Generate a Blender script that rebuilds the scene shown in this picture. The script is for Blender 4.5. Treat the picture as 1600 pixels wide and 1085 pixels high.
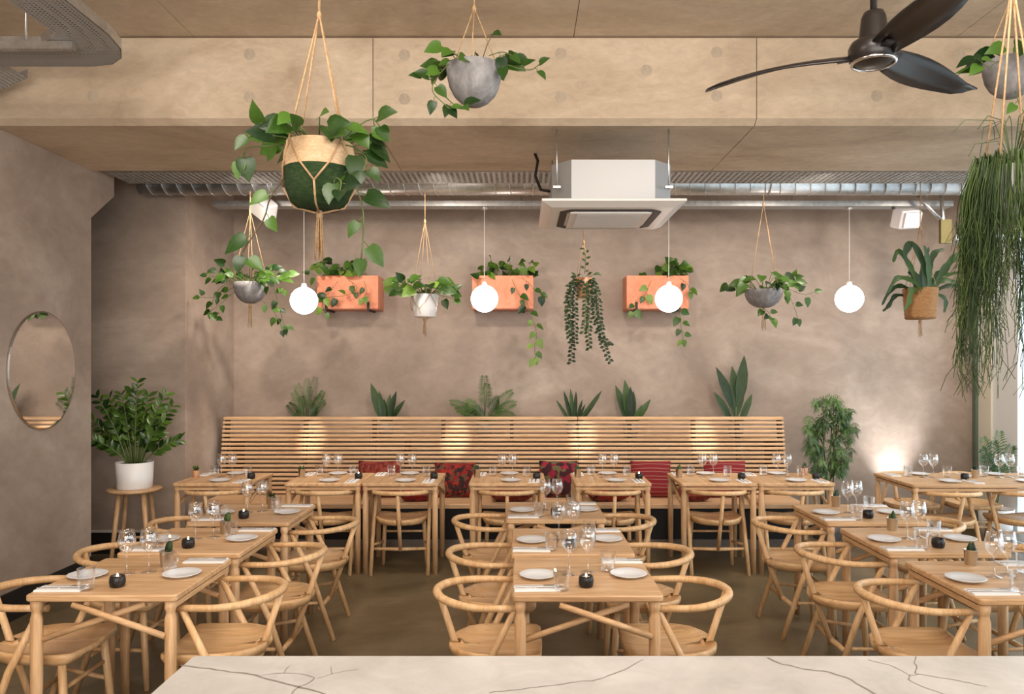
import bpy, bmesh, math, random
from mathutils import Vector, Matrix
random.seed(7)
PI = math.pi
SC = bpy.context.scene
COL = SC.collection
for o in list(bpy.data.objects):
    bpy.data.objects.remove(o)

# ------------------------------------------------------------------ camera
F = 1200.0            # focal length in pixels of the 1600 x 1085 frame
CAMZ = 1.72
VX, VY = 815.0, 575.0
cam_d = bpy.data.cameras.new('camera')
cam = bpy.data.objects.new('camera', cam_d); COL.objects.link(cam)
cam.location = (0, 0, CAMZ); cam.rotation_euler = (PI / 2, 0, 0)
cam_d.sensor_fit = 'HORIZONTAL'; cam_d.sensor_width = 36.0
cam_d.lens = 36.0 * F / 1600.0
cam_d.shift_x = -(VX - 800.0) / 1600.0
cam_d.shift_y = (VY - 542.5) / 1600.0
cam_d.clip_start = 0.05; cam_d.clip_end = 200
SC.camera = cam

# ------------------------------------------------------------------ world, lamps, exposure
SC.view_settings.view_transform = 'Standard'
SC.view_settings.look = 'None'
SC.view_settings.gamma = 1.0
SC.view_settings.use_curve_mapping = False
SC.view_settings.exposure = -0.10
W = bpy.data.worlds.new('overcast_sky'); SC.world = W; W.use_nodes = True
bg = W.node_tree.nodes['Background']
bg.inputs[0].default_value = (0.80, 0.90, 1.0, 1); bg.inputs[1].default_value = 4.6
SC.cycles.transparent_max_bounces = 40

def area(name, loc, aim, sx, sy, power, col, spread=PI):
    l = bpy.data.lights.new(name, 'AREA'); l.shape = 'RECTANGLE'; l.size = sx; l.size_y = sy
    l.energy = power; l.color = col; l.spread = spread
    o = bpy.data.objects.new(name, l); COL.objects.link(o); o.location = loc
    o.rotation_euler = (Vector(aim) - Vector(loc)).to_track_quat('-Z', 'Y').to_euler()
    return o
def spot(name, loc, aim, power, col, angle, blend=0.6, rad=0.04):
    l = bpy.data.lights.new(name, 'SPOT'); l.energy = power; l.color = col
    l.spot_size = math.radians(angle); l.spot_blend = blend; l.shadow_soft_size = rad
    o = bpy.data.objects.new(name, l); COL.objects.link(o); o.location = loc
    o.rotation_euler = (Vector(aim) - Vector(loc)).to_track_quat('-Z', 'Y').to_euler()
    return o
WARM = (1.0, 0.87, 0.75)
NEUT = (1.0, 0.90, 0.81)
area('overhead_fill', (-1.6, 2.3, 3.8), (-1.5, 3.6, 0), 1.6, 0.8, 74, NEUT)  # this and the next: unseen area lamps added for light from above
area('overhead_fill', (1.4, 2.3, 3.8), (1.4, 3.6, 0), 1.6, 0.8, 74, NEUT)
area('rear_fill', (0.7, -2.9, 1.9), (0.7, 5.0, 2.0), 6.0, 2.6, 275, (1.0, .95, .89))  # large area lamp added out of view as frontal fill, no window there
for x in (-2.2, -0.7, 0.9, 2.4):                # point lamps added behind the camera to lift ceiling and soffit
    l = bpy.data.lights.new('rear_fill_point', 'POINT'); l.energy = 62; l.color = NEUT; l.shadow_soft_size = .15
    o = bpy.data.objects.new('rear_fill_point', l); COL.objects.link(o); o.location = (x, -1.0, 2.1)
for x in (-2.3, -0.7, 0.9, 2.5, 4.0):          # spots added under the beam, without fixtures, to wash the back wall
    spot('fill_spot', (x, 6.25, 3.24), (x, 8.2, 1.8), 72, WARM, 125, 1.0, 0.08)
spot('fill_spot', (-1.5, 6.25, 3.24), (-3.11, 7.7, 1.6), 200, WARM, 55, 1.0, 0.06)  # one more added spot, brightens the pier left of the bench
for x in (-2.3, -0.9, 1.6, 2.9):               # unseen spots added to brighten the bench tables
    spot('fill_spot', (x, 5.6, 3.26), (x, 6.6, 0.75), 70, WARM, 80, 0.9, 0.06)
for x, sx_ in ((-2.117, -1.7), (-0.66, -0.2), (0.63, 1.05), (1.84, 1.6)):   # narrow accents on the bench slats
    spot('accent_spot', (sx_, 6.1, 3.27), (x, 7.75, 1.02), 800, NEUT, 7, 1.0, 0.02)

# ------------------------------------------------------------------ helpers
def P(px, py, d):
    """Point seen at photo pixel (px, py) when it stands d metres away."""
    return Vector(((px - VX) / F * d, d, CAMZ - (py - VY) / F * d))

class MB:
    def __init__(s): s.v = []; s.f = []; s.mi = []; s.sm = []; s.cm = 0
    def add(s, vs, fs, smooth=False):
        b = len(s.v); s.v += [tuple(v) for v in vs]
        for f in fs:
            s.f.append(tuple(b + i for i in f)); s.mi.append(s.cm); s.sm.append(smooth)
        return s
    def box(s, x0, x1, y0, y1, z0, z1, M=None):
        vs = [Vector(p) for p in ((x0,y0,z0),(x1,y0,z0),(x1,y1,z0),(x0,y1,z0),(x0,y0,z1),(x1,y0,z1),(x1,y1,z1),(x0,y1,z1))]
        if M is not None: vs = [M @ v for v in vs]
        return s.add(vs, [(0,3,2,1),(4,5,6,7),(0,1,5,4),(1,2,6,5),(2,3,7,6),(3,0,4,7)])
    def rbox(s, x0, x1, y0, y1, z0, z1, r=.03, b=.006, n=4):
        """slab with rounded corners in plan and softened top and bottom edges"""
        def ring(ins, z):
            pts = []
            rr = max(r - ins, .001)
            for cx, cy, a0 in ((x1-r, y1-r, 0), (x0+r, y1-r, PI/2), (x0+r, y0+r, PI), (x1-r, y0+r, 1.5*PI)):
                for k in range(n+1):
                    a = a0 + PI/2*k/n
                    pts.append((cx + rr*math.cos(a), cy + rr*math.sin(a), z))
            return pts
        R = [ring(b, z0), ring(0, z0+b), ring(0, z1-b), ring(b, z1)]
        m = len(R[0]); vs = sum(R, []); fs = []
        for i in range(3):
            for k in range(m):
                fs.append((i*m+k, i*m+(k+1) % m, (i+1)*m+(k+1) % m, (i+1)*m+k))
        fs.append(tuple(range(m-1, -1, -1))); fs.append(tuple(3*m+k for k in range(m)))
        return s.add(vs, fs)
    def tube(s, pts, r, n=8, caps=True, smooth=True, closed=False, flat=1.0):
        pts = [Vector(p) for p in pts]; m = len(pts)
        rs = r if isinstance(r, (list, tuple)) else [r]*m
        vs = []; fs = []; prev = None
        for i, p in enumerate(pts):
            if closed: t = pts[(i+1) % m] - pts[i-1]
            else: t = pts[min(i+1, m-1)] - pts[max(i-1, 0)]
            t = t.normalized() if t.length > 1e-9 else Vector((0,0,1))
            if prev is None:
                a = Vector((0,0,1)) if abs(t.z) < .9 else Vector((1,0,0))
                u = t.cross(a).normalized()
            else:
                u = (prev - t*prev.dot(t)); u = u.normalized() if u.length > 1e-6 else t.orthogonal().normalized()
            prev = u; w = t.cross(u)
            for k in range(n):
                a = 2*PI*k/n
                vs.append(p + u*math.cos(a)*rs[i] + w*math.sin(a)*rs[i]*flat)
        L = m if closed else m-1
        for i in range(L):
            j = (i+1) % m
            for k in range(n):
                fs.append((i*n+k, i*n+(k+1) % n, j*n+(k+1) % n, j*n+k))
        s.add(vs, fs, smooth)
        if caps and not closed:
            b = len(s.v) - len(vs)
            for idx in (tuple(b+k for k in range(n-1, -1, -1)), tuple(b+(m-1)*n+k for k in range(n))):
                s.f.append(idx); s.mi.append(s.cm); s.sm.append(False)
        return s
    def lathe(s, prof, n=20, c=(0,0,0), smooth=True, wob=0):
        vs = []; fs = []
        for r, z in prof:
            for k in range(n):
                a = 2*PI*k/n
                vs.append((c[0]+r*math.cos(a), c[1]+r*math.sin(a), c[2]+z))
        for i in range(len(prof)-1):
            for k in range(n):
                fs.append((i*n+k, i*n+(k+1) % n, (i+1)*n+(k+1) % n, (i+1)*n+k))
        return s.add(vs, fs, smooth)
    def prism(s, poly, fn0, fn1):
        """poly of 2D points, fn0/fn1 map (a,b) to the two end faces"""
        m = len(poly)
        vs = [fn0(*p) for p in poly] + [fn1(*p) for p in poly]
        fs = [tuple(range(m-1, -1, -1)), tuple(range(m, 2*m))]
        fs += [(k, (k+1) % m, m+(k+1) % m, m+k) for k in range(m)]
        return s.add(vs, fs)
    def mesh(s, name, *mats):
        me = bpy.data.meshes.new(name)
        me.from_pydata(s.v, [], s.f)
        for m in mats: me.materials.append(m)
        me.polygons.foreach_set('material_index', s.mi)
        me.polygons.foreach_set('use_smooth', s.sm)
        me.update()
        bm = bmesh.new(); bm.from_mesh(me); bmesh.ops.recalc_face_normals(bm, faces=bm.faces); bm.to_mesh(me); bm.free()
        return me
    def build(s, name, mat, parent=None, loc=None):
        o = bpy.data.objects.new(name, s.mesh(name, *(mat if isinstance(mat, (list, tuple)) else [mat])))
        COL.objects.link(o)
        if parent is not None: o.parent = parent
        if loc is not None: o.location = loc
        return o
def inst(name, me, parent=None, loc=(0,0,0), rz=0, M=None):
    o = bpy.data.objects.new(name, me); COL.objects.link(o)
    if parent is not None: o.parent = parent
    if M is not None: o.matrix_local = M
    else: o.location = loc; o.rotation_euler = (0, 0, rz)
    return o
def tag(o, label, cat, group=None):
    o['label'] = label; o['category'] = cat
    if group: o['group'] = group
    return o
def thing(name, label, cat, loc=(0,0,0), rz=0, group=None):
    o = bpy.data.objects.new(name, None); COL.objects.link(o)
    o.location = loc; o.rotation_euler = (0,0,rz); o.empty_display_size = .1
    return tag(o, label, cat, group)
def struct(o, label=None):
    o['kind'] = 'structure'
    if label: o['label'] = label
    return o
def dup(root, loc, rz, label, group=None):
    r = root.copy(); COL.objects.link(r); r.location = loc; r.rotation_euler = (0,0,rz); r['label'] = label
    if group: r['group'] = group
    for ch in root.children:
        c = ch.copy(); COL.objects.link(c); c.parent = r
        for g in ch.children:
            d = g.copy(); COL.objects.link(d); d.parent = c
    return r

# ------------------------------------------------------------------ materials
def srgb(r, g, b):
    f = lambda c: (c/255/12.92) if c/255 <= .04045 else ((c/255+.055)/1.055)**2.4
    return (f(r), f(g), f(b), 1)
def newmat(name):
    m = bpy.data.materials.new(name); m.use_nodes = True
    return m, m.node_tree.nodes, m.node_tree.links, m.node_tree.nodes['Principled BSDF']
def plain(name, col, rough=.5, metal=0, emit=None, es=0, spec=.5, sss=0):
    m, N, L, b = newmat(name)
    b.inputs['Base Color'].default_value = col; b.inputs['Roughness'].default_value = rough
    b.inputs['Metallic'].default_value = metal; b.inputs['Specular IOR Level'].default_value = spec
    if emit: b.inputs['Emission Color'].default_value = emit; b.inputs['Emission Strength'].default_value = es
    return m
def ramp(N, stops):
    r = N.new('ShaderNodeValToRGB'); e = r.color_ramp.elements
    e[0].position, e[0].color = stops[0]; e[1].position, e[1].color = stops[-1]
    for p, c in stops[1:-1]:
        x = e.new(p); x.color = c
    return r
def coords(N, L, scale=(1,1,1), kind='Object', rot=(0,0,0)):
    t = N.new('ShaderNodeTexCoord'); mp = N.new('ShaderNodeMapping')
    mp.inputs['Scale'].default_value = scale; mp.inputs['Rotation'].default_value = rot
    L.new(t.outputs[kind], mp.inputs['Vector']); return mp
def noise(N, L, vec, scale, detail=6, rough=.55, dist=0):
    n = N.new('ShaderNodeTexNoise'); n.inputs['Scale'].default_value = scale
    n.inputs['Detail'].default_value = detail; n.inputs['Roughness'].default_value = rough
    n.inputs['Distortion'].default_value = dist
    L.new(vec.outputs[0], n.inputs['Vector']); return n
def bump(N, L, b, h, strength, dist=.01):
    x = N.new('ShaderNodeBump'); x.inputs['Strength'].default_value = strength; x.inputs['Distance'].default_value = dist
    L.new(h, x.inputs['Height']); L.new(x.outputs[0], b.inputs['Normal'])
def mixc(N, L, fac, a, b, mode='MIX'):
    m = N.new('ShaderNodeMix'); m.data_type = 'RGBA'; m.blend_type = mode
    for sock, v in ((0, fac), (6, a), (7, b)):
        if hasattr(v, 'is_output'): L.new(v, m.inputs[sock])
        else: m.inputs[sock].default_value = v
    return m.outputs[2]
def mottled(name, c0, c1, c2, scale=1.2, rough=.55, stretch=(1,1,1), bumps=.08, fine=18, spec=.3, dist=1.2):
    m, N, L, b = newmat(name)
    mp = coords(N, L, stretch); n1 = noise(N, L, mp, scale, 8, .6, dist); n2 = noise(N, L, mp, fine, 6, .65, .6)
    r = ramp(N, [(.32, c0), (.5, c1), (.70, c2)]); L.new(n1.outputs['Fac'], r.inputs[0])
    r2 = ramp(N, [(.3, (.86,.86,.86,1)), (.7, (1.06,1.06,1.06,1))]); L.new(n2.outputs['Fac'], r2.inputs[0])
    L.new(mixc(N, L, 1.0, r.outputs[0], r2.outputs[0], 'MULTIPLY'), b.inputs['Base Color'])
    b.inputs['Roughness'].default_value = rough; b.inputs['Specular IOR Level'].default_value = spec
    bump(N, L, b, n2.outputs['Fac'], bumps)
    return m
def wood(name, dark, mid, light, axis=0, rough=.42, sc=1.0):
    m, N, L, b = newmat(name)
    s = [14*sc, 14*sc, 14*sc]; s[axis] = 1.1*sc
    mp = coords(N, L, s); oi = N.new('ShaderNodeObjectInfo')
    ad = N.new('ShaderNodeVectorMath'); ad.operation = 'ADD'
    L.new(mp.outputs[0], ad.inputs[0])
    mu = N.new('ShaderNodeMath'); mu.operation = 'MULTIPLY'; mu.inputs[1].default_value = 40; L.new(oi.outputs['Random'], mu.inputs[0])
    L.new(mu.outputs[0], ad.inputs[1])
    n1 = noise(N, L, ad, 1.6, 5, .6, .8); n2 = noise(N, L, ad, 7, 4, .6, .3)
    r = ramp(N, [(.3, dark), (.5, mid), (.72, light)]); L.new(n1.outputs['Fac'], r.inputs[0])
    r2 = ramp(N, [(.35, (.84,.82,.80,1)), (.65, (1.05,1.05,1.05,1))]); L.new(n2.outputs['Fac'], r2.inputs[0])
    c = mixc(N, L, 1.0, r.outputs[0], r2.outputs[0], 'MULTIPLY')
    r3 = ramp(N, [(0, (.90,.90,.90,1)), (1, (1.06,1.05,1.03,1))]); L.new(oi.outputs['Random'], r3.inputs[0])
    L.new(mixc(N, L, 1.0, c, r3.outputs[0], 'MULTIPLY'), b.inputs['Base Color'])
    b.inputs['Roughness'].default_value = rough; b.inputs['Specular IOR Level'].default_value = .4
    bump(N, L, b, n2.outputs['Fac'], .05)
    return m
def thin_glass(name, tint=(.97,.98,.98,1), refl=1.0):
    m, N, L, b = newmat(name); N.remove(b)
    out = [n for n in N if n.type == 'OUTPUT_MATERIAL'][0]
    t = N.new('ShaderNodeBsdfTransparent'); t.inputs[0].default_value = tint
    g = N.new('ShaderNodeBsdfGlossy'); g.inputs['Roughness'].default_value = .06; g.inputs[0].default_value = (1,1,1,1)
    lw = N.new('ShaderNodeLayerWeight'); lw.inputs['Blend'].default_value = .5
    pw = N.new('ShaderNodeMath'); pw.operation = 'POWER'; pw.inputs[1].default_value = 2.2; L.new(lw.outputs['Facing'], pw.inputs[0])
    mu = N.new('ShaderNodeMath'); mu.operation = 'MULTIPLY_ADD'; mu.inputs[1].default_value = .85*refl; mu.inputs[2].default_value = .08; mu.use_clamp = True
    L.new(pw.outputs[0], mu.inputs[0])
    x = N.new('ShaderNodeMixShader'); L.new(mu.outputs[0], x.inputs[0]); L.new(t.outputs[0], x.inputs[1]); L.new(g.outputs[0], x.inputs[2])
    L.new(x.outputs[0], out.inputs['Surface']); return m
def perforated(name, pitch=.021, r=.30):
    m, N, L, b = newmat(name)
    b.inputs['Base Color'].default_value = (.46,.46,.45,1); b.inputs['Metallic'].default_value = .35; b.inputs['Roughness'].default_value = .45
    out = [n for n in N if n.type == 'OUTPUT_MATERIAL'][0]
    mp = coords(N, L, (1/pitch, 1/pitch, 1/pitch))
    fr = N.new('ShaderNodeVectorMath'); fr.operation = 'FRACTION'; L.new(mp.outputs[0], fr.inputs[0])
    sb = N.new('ShaderNodeVectorMath'); sb.operation = 'SUBTRACT'; sb.inputs[1].default_value = (.5,.5,.5); L.new(fr.outputs[0], sb.inputs[0])
    ml = N.new('ShaderNodeVectorMath'); ml.operation = 'MULTIPLY'; ml.inputs[1].default_value = (1,1,0); L.new(sb.outputs[0], ml.inputs[0])
    ln = N.new('ShaderNodeVectorMath'); ln.operation = 'LENGTH'; L.new(ml.outputs[0], ln.inputs[0])
    lt = N.new('ShaderNodeMath'); lt.operation = 'LESS_THAN'; lt.inputs[1].default_value = r; L.new(ln.outputs['Value'], lt.inputs[0])
    t = N.new('ShaderNodeBsdfTransparent'); x = N.new('ShaderNodeMixShader')
    L.new(lt.outputs[0], x.inputs[0]); L.new(b.outputs[0], x.inputs[1]); L.new(t.outputs[0], x.inputs[2]); L.new(x.outputs[0], out.inputs['Surface'])
    return m
def leafmat(name, c0, c1, rough=.38, trans=.25):
    m, N, L, b = newmat(name)
    oi = N.new('ShaderNodeObjectInfo'); mp = coords(N, L, (1,1,1)); n = noise(N, L, mp, 9, 3)
    ad = N.new('ShaderNodeMath'); ad.operation = 'MULTIPLY_ADD'; ad.inputs[1].default_value = .5; L.new(n.outputs['Fac'], ad.inputs[0])
    mu = N.new('ShaderNodeMath'); mu.operation = 'MULTIPLY_ADD'; mu.inputs[1].default_value = .9; mu.inputs[2].default_value = -.18; L.new(oi.outputs['Random'], mu.inputs[0])
    L.new(mu.outputs[0], ad.inputs[2])
    r = ramp(N, [(.1, c0), (.95, c1)]); L.new(ad.outputs[0], r.inputs[0]); L.new(r.outputs[0], b.inputs['Base Color'])
    b.inputs['Roughness'].default_value = rough
    out = [k for k in N if k.type == 'OUTPUT_MATERIAL'][0]
    t = N.new('ShaderNodeBsdfTranslucent'); L.new(r.outputs[0], t.inputs[0])
    x = N.new('ShaderNodeMixShader'); x.inputs[0].default_value = trans; L.new(b.outputs[0], x.inputs[1]); L.new(t.outputs[0], x.inputs[2]); L.new(x.outputs[0], out.inputs['Surface'])
    return m

M = {}
M['plaster'] = mottled('microcement', srgb(147,130,117), srgb(160,143,129), srgb(177,161,147), .75, .46, (1,1,1.5), .03, 6, .3)
M['concrete'] = mottled('cast_concrete', srgb(176,156,133), srgb(199,180,156), srgb(214,197,174), .9, .75, (.7,1,1.4), .12, 16, .2)
M['floor'] = mottled('polished_concrete', srgb(92,80,58), srgb(113,99,74), srgb(134,119,92), 1.1, .34, (1,1,1), .04, 9, .4)
M['joint'] = plain('dark_joint', srgb(128,102,78), .9)
M['plug'] = mottled('grout_plug', srgb(170,156,138), srgb(184,168,148), srgb(196,180,158), 9, .8)
M['black'] = plain('black_paint', srgb(22,20,19), .6)
M['skirt_top'] = plain('pale_trim', srgb(190,185,180), .4)
OD, OM, OL = srgb(184,144,104), srgb(208,169,126), srgb(224,189,148)
M['oakx'] = wood('oak_along_x', OD, OM, OL, 0)
M['oaky'] = wood('oak_along_y', OD, OM, OL, 1)
M['oakz'] = wood('oak_along_z', OD, OM, OL, 2)
M['slat'] = wood('bench_ash', srgb(200,160,118), srgb(216,178,138), srgb(230,196,158), 0, .45)
M['chair'] = wood('chair_ash', srgb(204,162,114), srgb(220,181,134), srgb(234,200,156), 2, .38, .8)
M['seat'] = wood('chair_seat_ash', srgb(200,156,108), srgb(218,178,130), srgb(233,198,154), 1, .32, .8)
M['marble'] = mottled('pale_marble', srgb(184,181,176), srgb(192,189,184), srgb(200,197,193), 1.5, .22, (1,1,1), .0, 8, .5)
M['vein'] = plain('grey_vein', srgb(128,122,114), .3)
M['counter'] = plain('counter_paint', srgb(120,110,100), .6)
M['galv'] = mottled('galvanised_steel', (.50,.50,.49,1), (.60,.60,.59,1), (.70,.70,.69,1), 9, .34, (1,1,1), .02, 40)
M['galv'].node_tree.nodes['Principled BSDF'].inputs['Metallic'].default_value = .9
M['casing'] = plain('casing_steel', (.42,.42,.42,1), .5, .6)
M['perf'] = perforated('perforated_steel'); M['perf2'] = perforated('slotted_steel', .046, .33)
M['steel'] = plain('bright_steel', (.75,.75,.75,1), .22, 1.0)
M['tin'] = plain('brushed_tin', (.62,.58,.52,1), .3, 1.0)
M['white'] = plain('white_plastic', srgb(225,222,218), .4)
M['ivory'] = plain('ivory_paint', srgb(226,222,206), .5)
M['coolwhite'] = plain('white_paint', srgb(232,236,238), .5)
M['green_frame'] = plain('green_metal', srgb(96,110,96), .5)
M['grille'] = plain('grille_grey', srgb(205,202,198), .5)
M['dark'] = plain('dark_slot', srgb(48,44,42), .6)
M['fan'] = plain('fan_black', srgb(36,31,29), .32)
M['chrome'] = plain('chrome', (.8,.8,.8,1), .12, 1.0)
M['copper'] = mottled('copper_sheet', srgb(206,124,92), srgb(216,138,106), srgb(224,150,118), 3, .38, (1,1,1), .02, 20)
M['copper'].node_tree.nodes['Principled BSDF'].inputs['Metallic'].default_value = .2
M['globe'] = plain('opal_glass', srgb(255,246,240), .3, 0, (1.0, .89, .82, 1), 8.0)
M['mirror'] = plain('mirror_silver', (.86,.84,.80,1), .015, 1.0)
M['mirror_edge'] = plain('mirror_bevel', (.55,.52,.48,1), .2, 1.0)
M['rope'] = mottled('jute_rope', srgb(164,130,94), srgb(182,148,110), srgb(196,166,130), 30, .9, (1,1,1), .3, 90)
M['potgrey'] = mottled('grey_concrete_pot', srgb(112,110,110), srgb(134,132,132), srgb(160,158,158), 9, .85, (1,1,1), .3, 40)
M['potwhite'] = plain('white_ceramic', srgb(226,224,222), .35)
M['potclay'] = wood('cork_pot', srgb(168,118,82), srgb(190,140,102), srgb(204,158,120), 2)
M['soil'] = mottled('soil', srgb(40,30,22), srgb(54,42,32), srgb(70,56,44), 30, .95)
M['basket'] = mottled('woven_basket', srgb(138,98,60), srgb(164,122,80), srgb(186,146,102), 26, .8, (1,1,6), .7, 60)
M['felt_tan'] = mottled('tan_felt', srgb(196,160,120), srgb(208,176,138), srgb(218,190,156), 24, .95, (1,1,3), .5, 70)
M['felt_green'] = mottled('green_felt', srgb(26,48,22), srgb(38,60,30), srgb(62,74,42), 24, .95, (1,1,3), .5, 70)
M['plate'] = plain('white_porcelain', srgb(222,224,226), .18)
M['napkin'] = plain('white_linen', srgb(232,230,228), .85)
M['glass'] = thin_glass('clear_glass', (.985,.988,.99,1), 1.0)
M['pane'] = thin_glass('window_glass', (.95,.97,.97,1), .6)
M['wax'] = plain('candle_wax', srgb(240,222,196), .5, 0, (1.0,.6,.25,1), .5)
M['wax_cold'] = plain('unlit_wax', srgb(226,214,196), .5)
M['flame'] = plain('flame', (1,.8,.45,1), .5, 0, (1.0,.72,.35,1), 60)
M['cup'] = mottled('black_votive', srgb(26,24,24), srgb(36,33,32), srgb(58,54,52), 30, .3)
M['leaf'] = leafmat('pothos_leaf', srgb(20,50,15), srgb(78,116,38))
M['leaf2'] = leafmat('lime_leaf', srgb(44,84,26), srgb(124,158,62))
M['leaf_dark'] = leafmat('dark_leaf', srgb(22,46,20), srgb(64,94,42), .5)
M['leaf_zz'] = leafmat('glossy_leaf', srgb(20,46,18), srgb(88,120,46), .25, .15)
M['palm'] = leafmat('palm_leaf', srgb(38,72,32), srgb(92,126,62))
M['vine'] = plain('vine_stem', srgb(86,100,52), .6)
M['vinebrown'] = plain('brown_vine', srgb(84,66,42), .7)
M['moss'] = leafmat('rhipsalis_stem', srgb(36,60,22), srgb(92,114,50), .55, .2)
M['yellow'] = plain('yellow_tape', srgb(112,102,54), .6)
M['paving'] = mottled('outside_paving', srgb(180,182,182), srgb(196,198,198), srgb(210,212,212), 2, .8)
M['pinkwhite'] = plain('speaker_white', srgb(232,230,232), .4)

# ------------------------------------------------------------------ the room
ZC, ZB = 3.88, 3.31           # slab soffit, beam soffit
BY0, BY1 = 5.0, 6.2           # beam depth range
XL, XR = -3.47, 4.9
YB = 8.3                      # back wall
XA, YA = -3.11, 7.1           # left return of the alcove
struct(MB().box(-4.7, XR, -3, YB, -.15, 0).build('floor', M['floor']), 'brown polished concrete floor')
# left wall with a small corbel at the top of its far end
poly = [(-3,0),(6.19,0),(6.19,2.93),(6.54,3.18),(6.54,ZC),(-3,ZC)]
struct(MB().prism(poly, lambda a,b:(XL,a,b), lambda a,b:(XL-.2,a,b)).build('wall_left', M['plaster']), 'grey brown plaster side wall')
struct(MB().box(-4.85, -4.7, 6.0, YA, 0, ZC).build('wall_recess_left', M['plaster']))
struct(MB().box(-4.7, XL-.2, 5.9, 6.0, 0, ZC).build('wall_recess_front', M['plaster']))
struct(MB().box(-4.85, XA, YA, YB+.2, 0, ZC).build('wall_return', M['plaster']), 'plaster pier left of the bench')
struct(MB().box(XA, XR+.15, YB, YB+.2, 0, ZC).build('wall_back', M['plaster']), 'grey brown plaster back wall')
struct(MB().box(-3.7, XR+.15, -3.2, -3, 0, ZC).build('wall_rear', M['plaster']))
b = MB().box(XL, XL+.015, -3, 6.19, 0, .2); struct(b.build('baseboard_left', M['black']))
r = struct(MB().box(-4.7, XA+.0, YA-.015, YA, 0, .2).build('baseboard_recess', M['black']))
MB().box(-4.7, XA, YA-.02, YA, .2, .218).build('cap_strip', M['skirt_top'], r)
struct(MB().box(2.7, XR, YB-.015, YB, 0, .12).build('baseboard_back', M['black']))

def seams(lo, hi, cuts): 
    c = [lo] + cuts + [hi]; return list(zip(c[:-1], c[1:]))
g = .0022
cei = struct(MB().box(-4.85, XR+.15, -3.2, YB+.2, ZC+.02, ZC+.2).build('ceiling', M['joint']), 'board marked concrete ceiling slab')
for a, c in seams(-4.85, XR+.15, [-2.14, .34, 2.84]):
    for y0, y1 in ((-3.2, 1.2), (1.2, BY0+.2), (BY1-.2, YB+.2)):
        MB().box(a+g, c-g, y0+g, y1-g, ZC, ZC+.03).build('concrete_panel', M['concrete'], cei)
beam = struct(MB().box(XL, XR, BY0+.02, BY1-.02, ZB+.02, ZC+.1).build('beam', M['joint']), 'deep cast concrete ceiling beam')
for a, c in seams(XL, XR, [-.967, 1.53]):
    prof = [(BY0, ZC-.012), (BY0, ZB+.035), (BY0+.045, ZB), (BY1, ZB), (BY1, ZC-.012), (BY1-.03, ZC-.012), (BY1-.03, ZB+.03), (BY0+.06, ZB+.03), (BY0+.03, ZB+.05), (BY0+.03, ZC-.012)]
    m = len(prof); q = MB()
    vs = [(a+g, y, z) for y, z in prof] + [(c-g, y, z) for y, z in prof]
    fs = [(k, (k+1) % m, m+(k+1) % m, m+k) for k in range(m)]
    q.add(vs, fs); q.build('concrete_panel', M['concrete'], beam)
plug = MB().lathe([(.0,.0015),(.030,.0015),(.038,.0)], 14).mesh('tie_hole_plug', M['plug'])
for px, py in ((145,150),(390,85),(390,152),(632,86),(632,155),(876,84),(876,152),(1010,110),(1120,82),(1120,150),(1370,150),(1500,86)):
    p = P(px, py, BY0)
    inst('tie_hole_plug', plug, beam, M=Matrix.Translation((p.x, BY0-.001, p.z)) @ Matrix.Rotation(PI/2, 4, 'X'))

# glazed right side: two painted piers, then window bays with slim frames
struct(MB().box(XR-.03, XR+.03, YB-.06, YB, 0, ZC).build('trim_1', M['green_frame']))
struct(MB().box(XR, XR+.2, 8.02, YB-.06, 0, ZC).build('trim_2', M['ivory']))
struct(MB().box(XR+.02, XR+.3, 7.66, 8.02, 0, ZC).build('trim_3', M['coolwhite']))
struct(MB().box(XR, XR+.15, -3, 7.66, 3.3, ZC).build('wall_right', M['plaster']))
wy = [7.66, 6.1, 4.5, 2.9, 1.3, -.3, -1.6, -3]
for i in range(len(wy)-1):
    y1, y0 = wy[i], wy[i+1]
    w = struct(MB().box(XR+.05, XR+.06, y0+.04, y1-.04, .1, 3.24).build('window_%d' % (i+1), M['pane']), 'tall clear window pane of the shopfront')
    fr = MB(); fr.box(XR+.02, XR+.1, y0, y0+.04, 0, 3.3); fr.box(XR+.02, XR+.1, y1-.04, y1, 0, 3.3)
    fr.box(XR+.02, XR+.1, y0+.04, y1-.04, 0, .1); fr.box(XR+.02, XR+.1, y0+.04, y1-.04, 3.24, 3.3)
    fr.build('window_frame', M['coolwhite'], w)
struct(MB().box(XR+.15, 30, -20, 30, -.2, -.05).build('paving', M['paving']))

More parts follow.
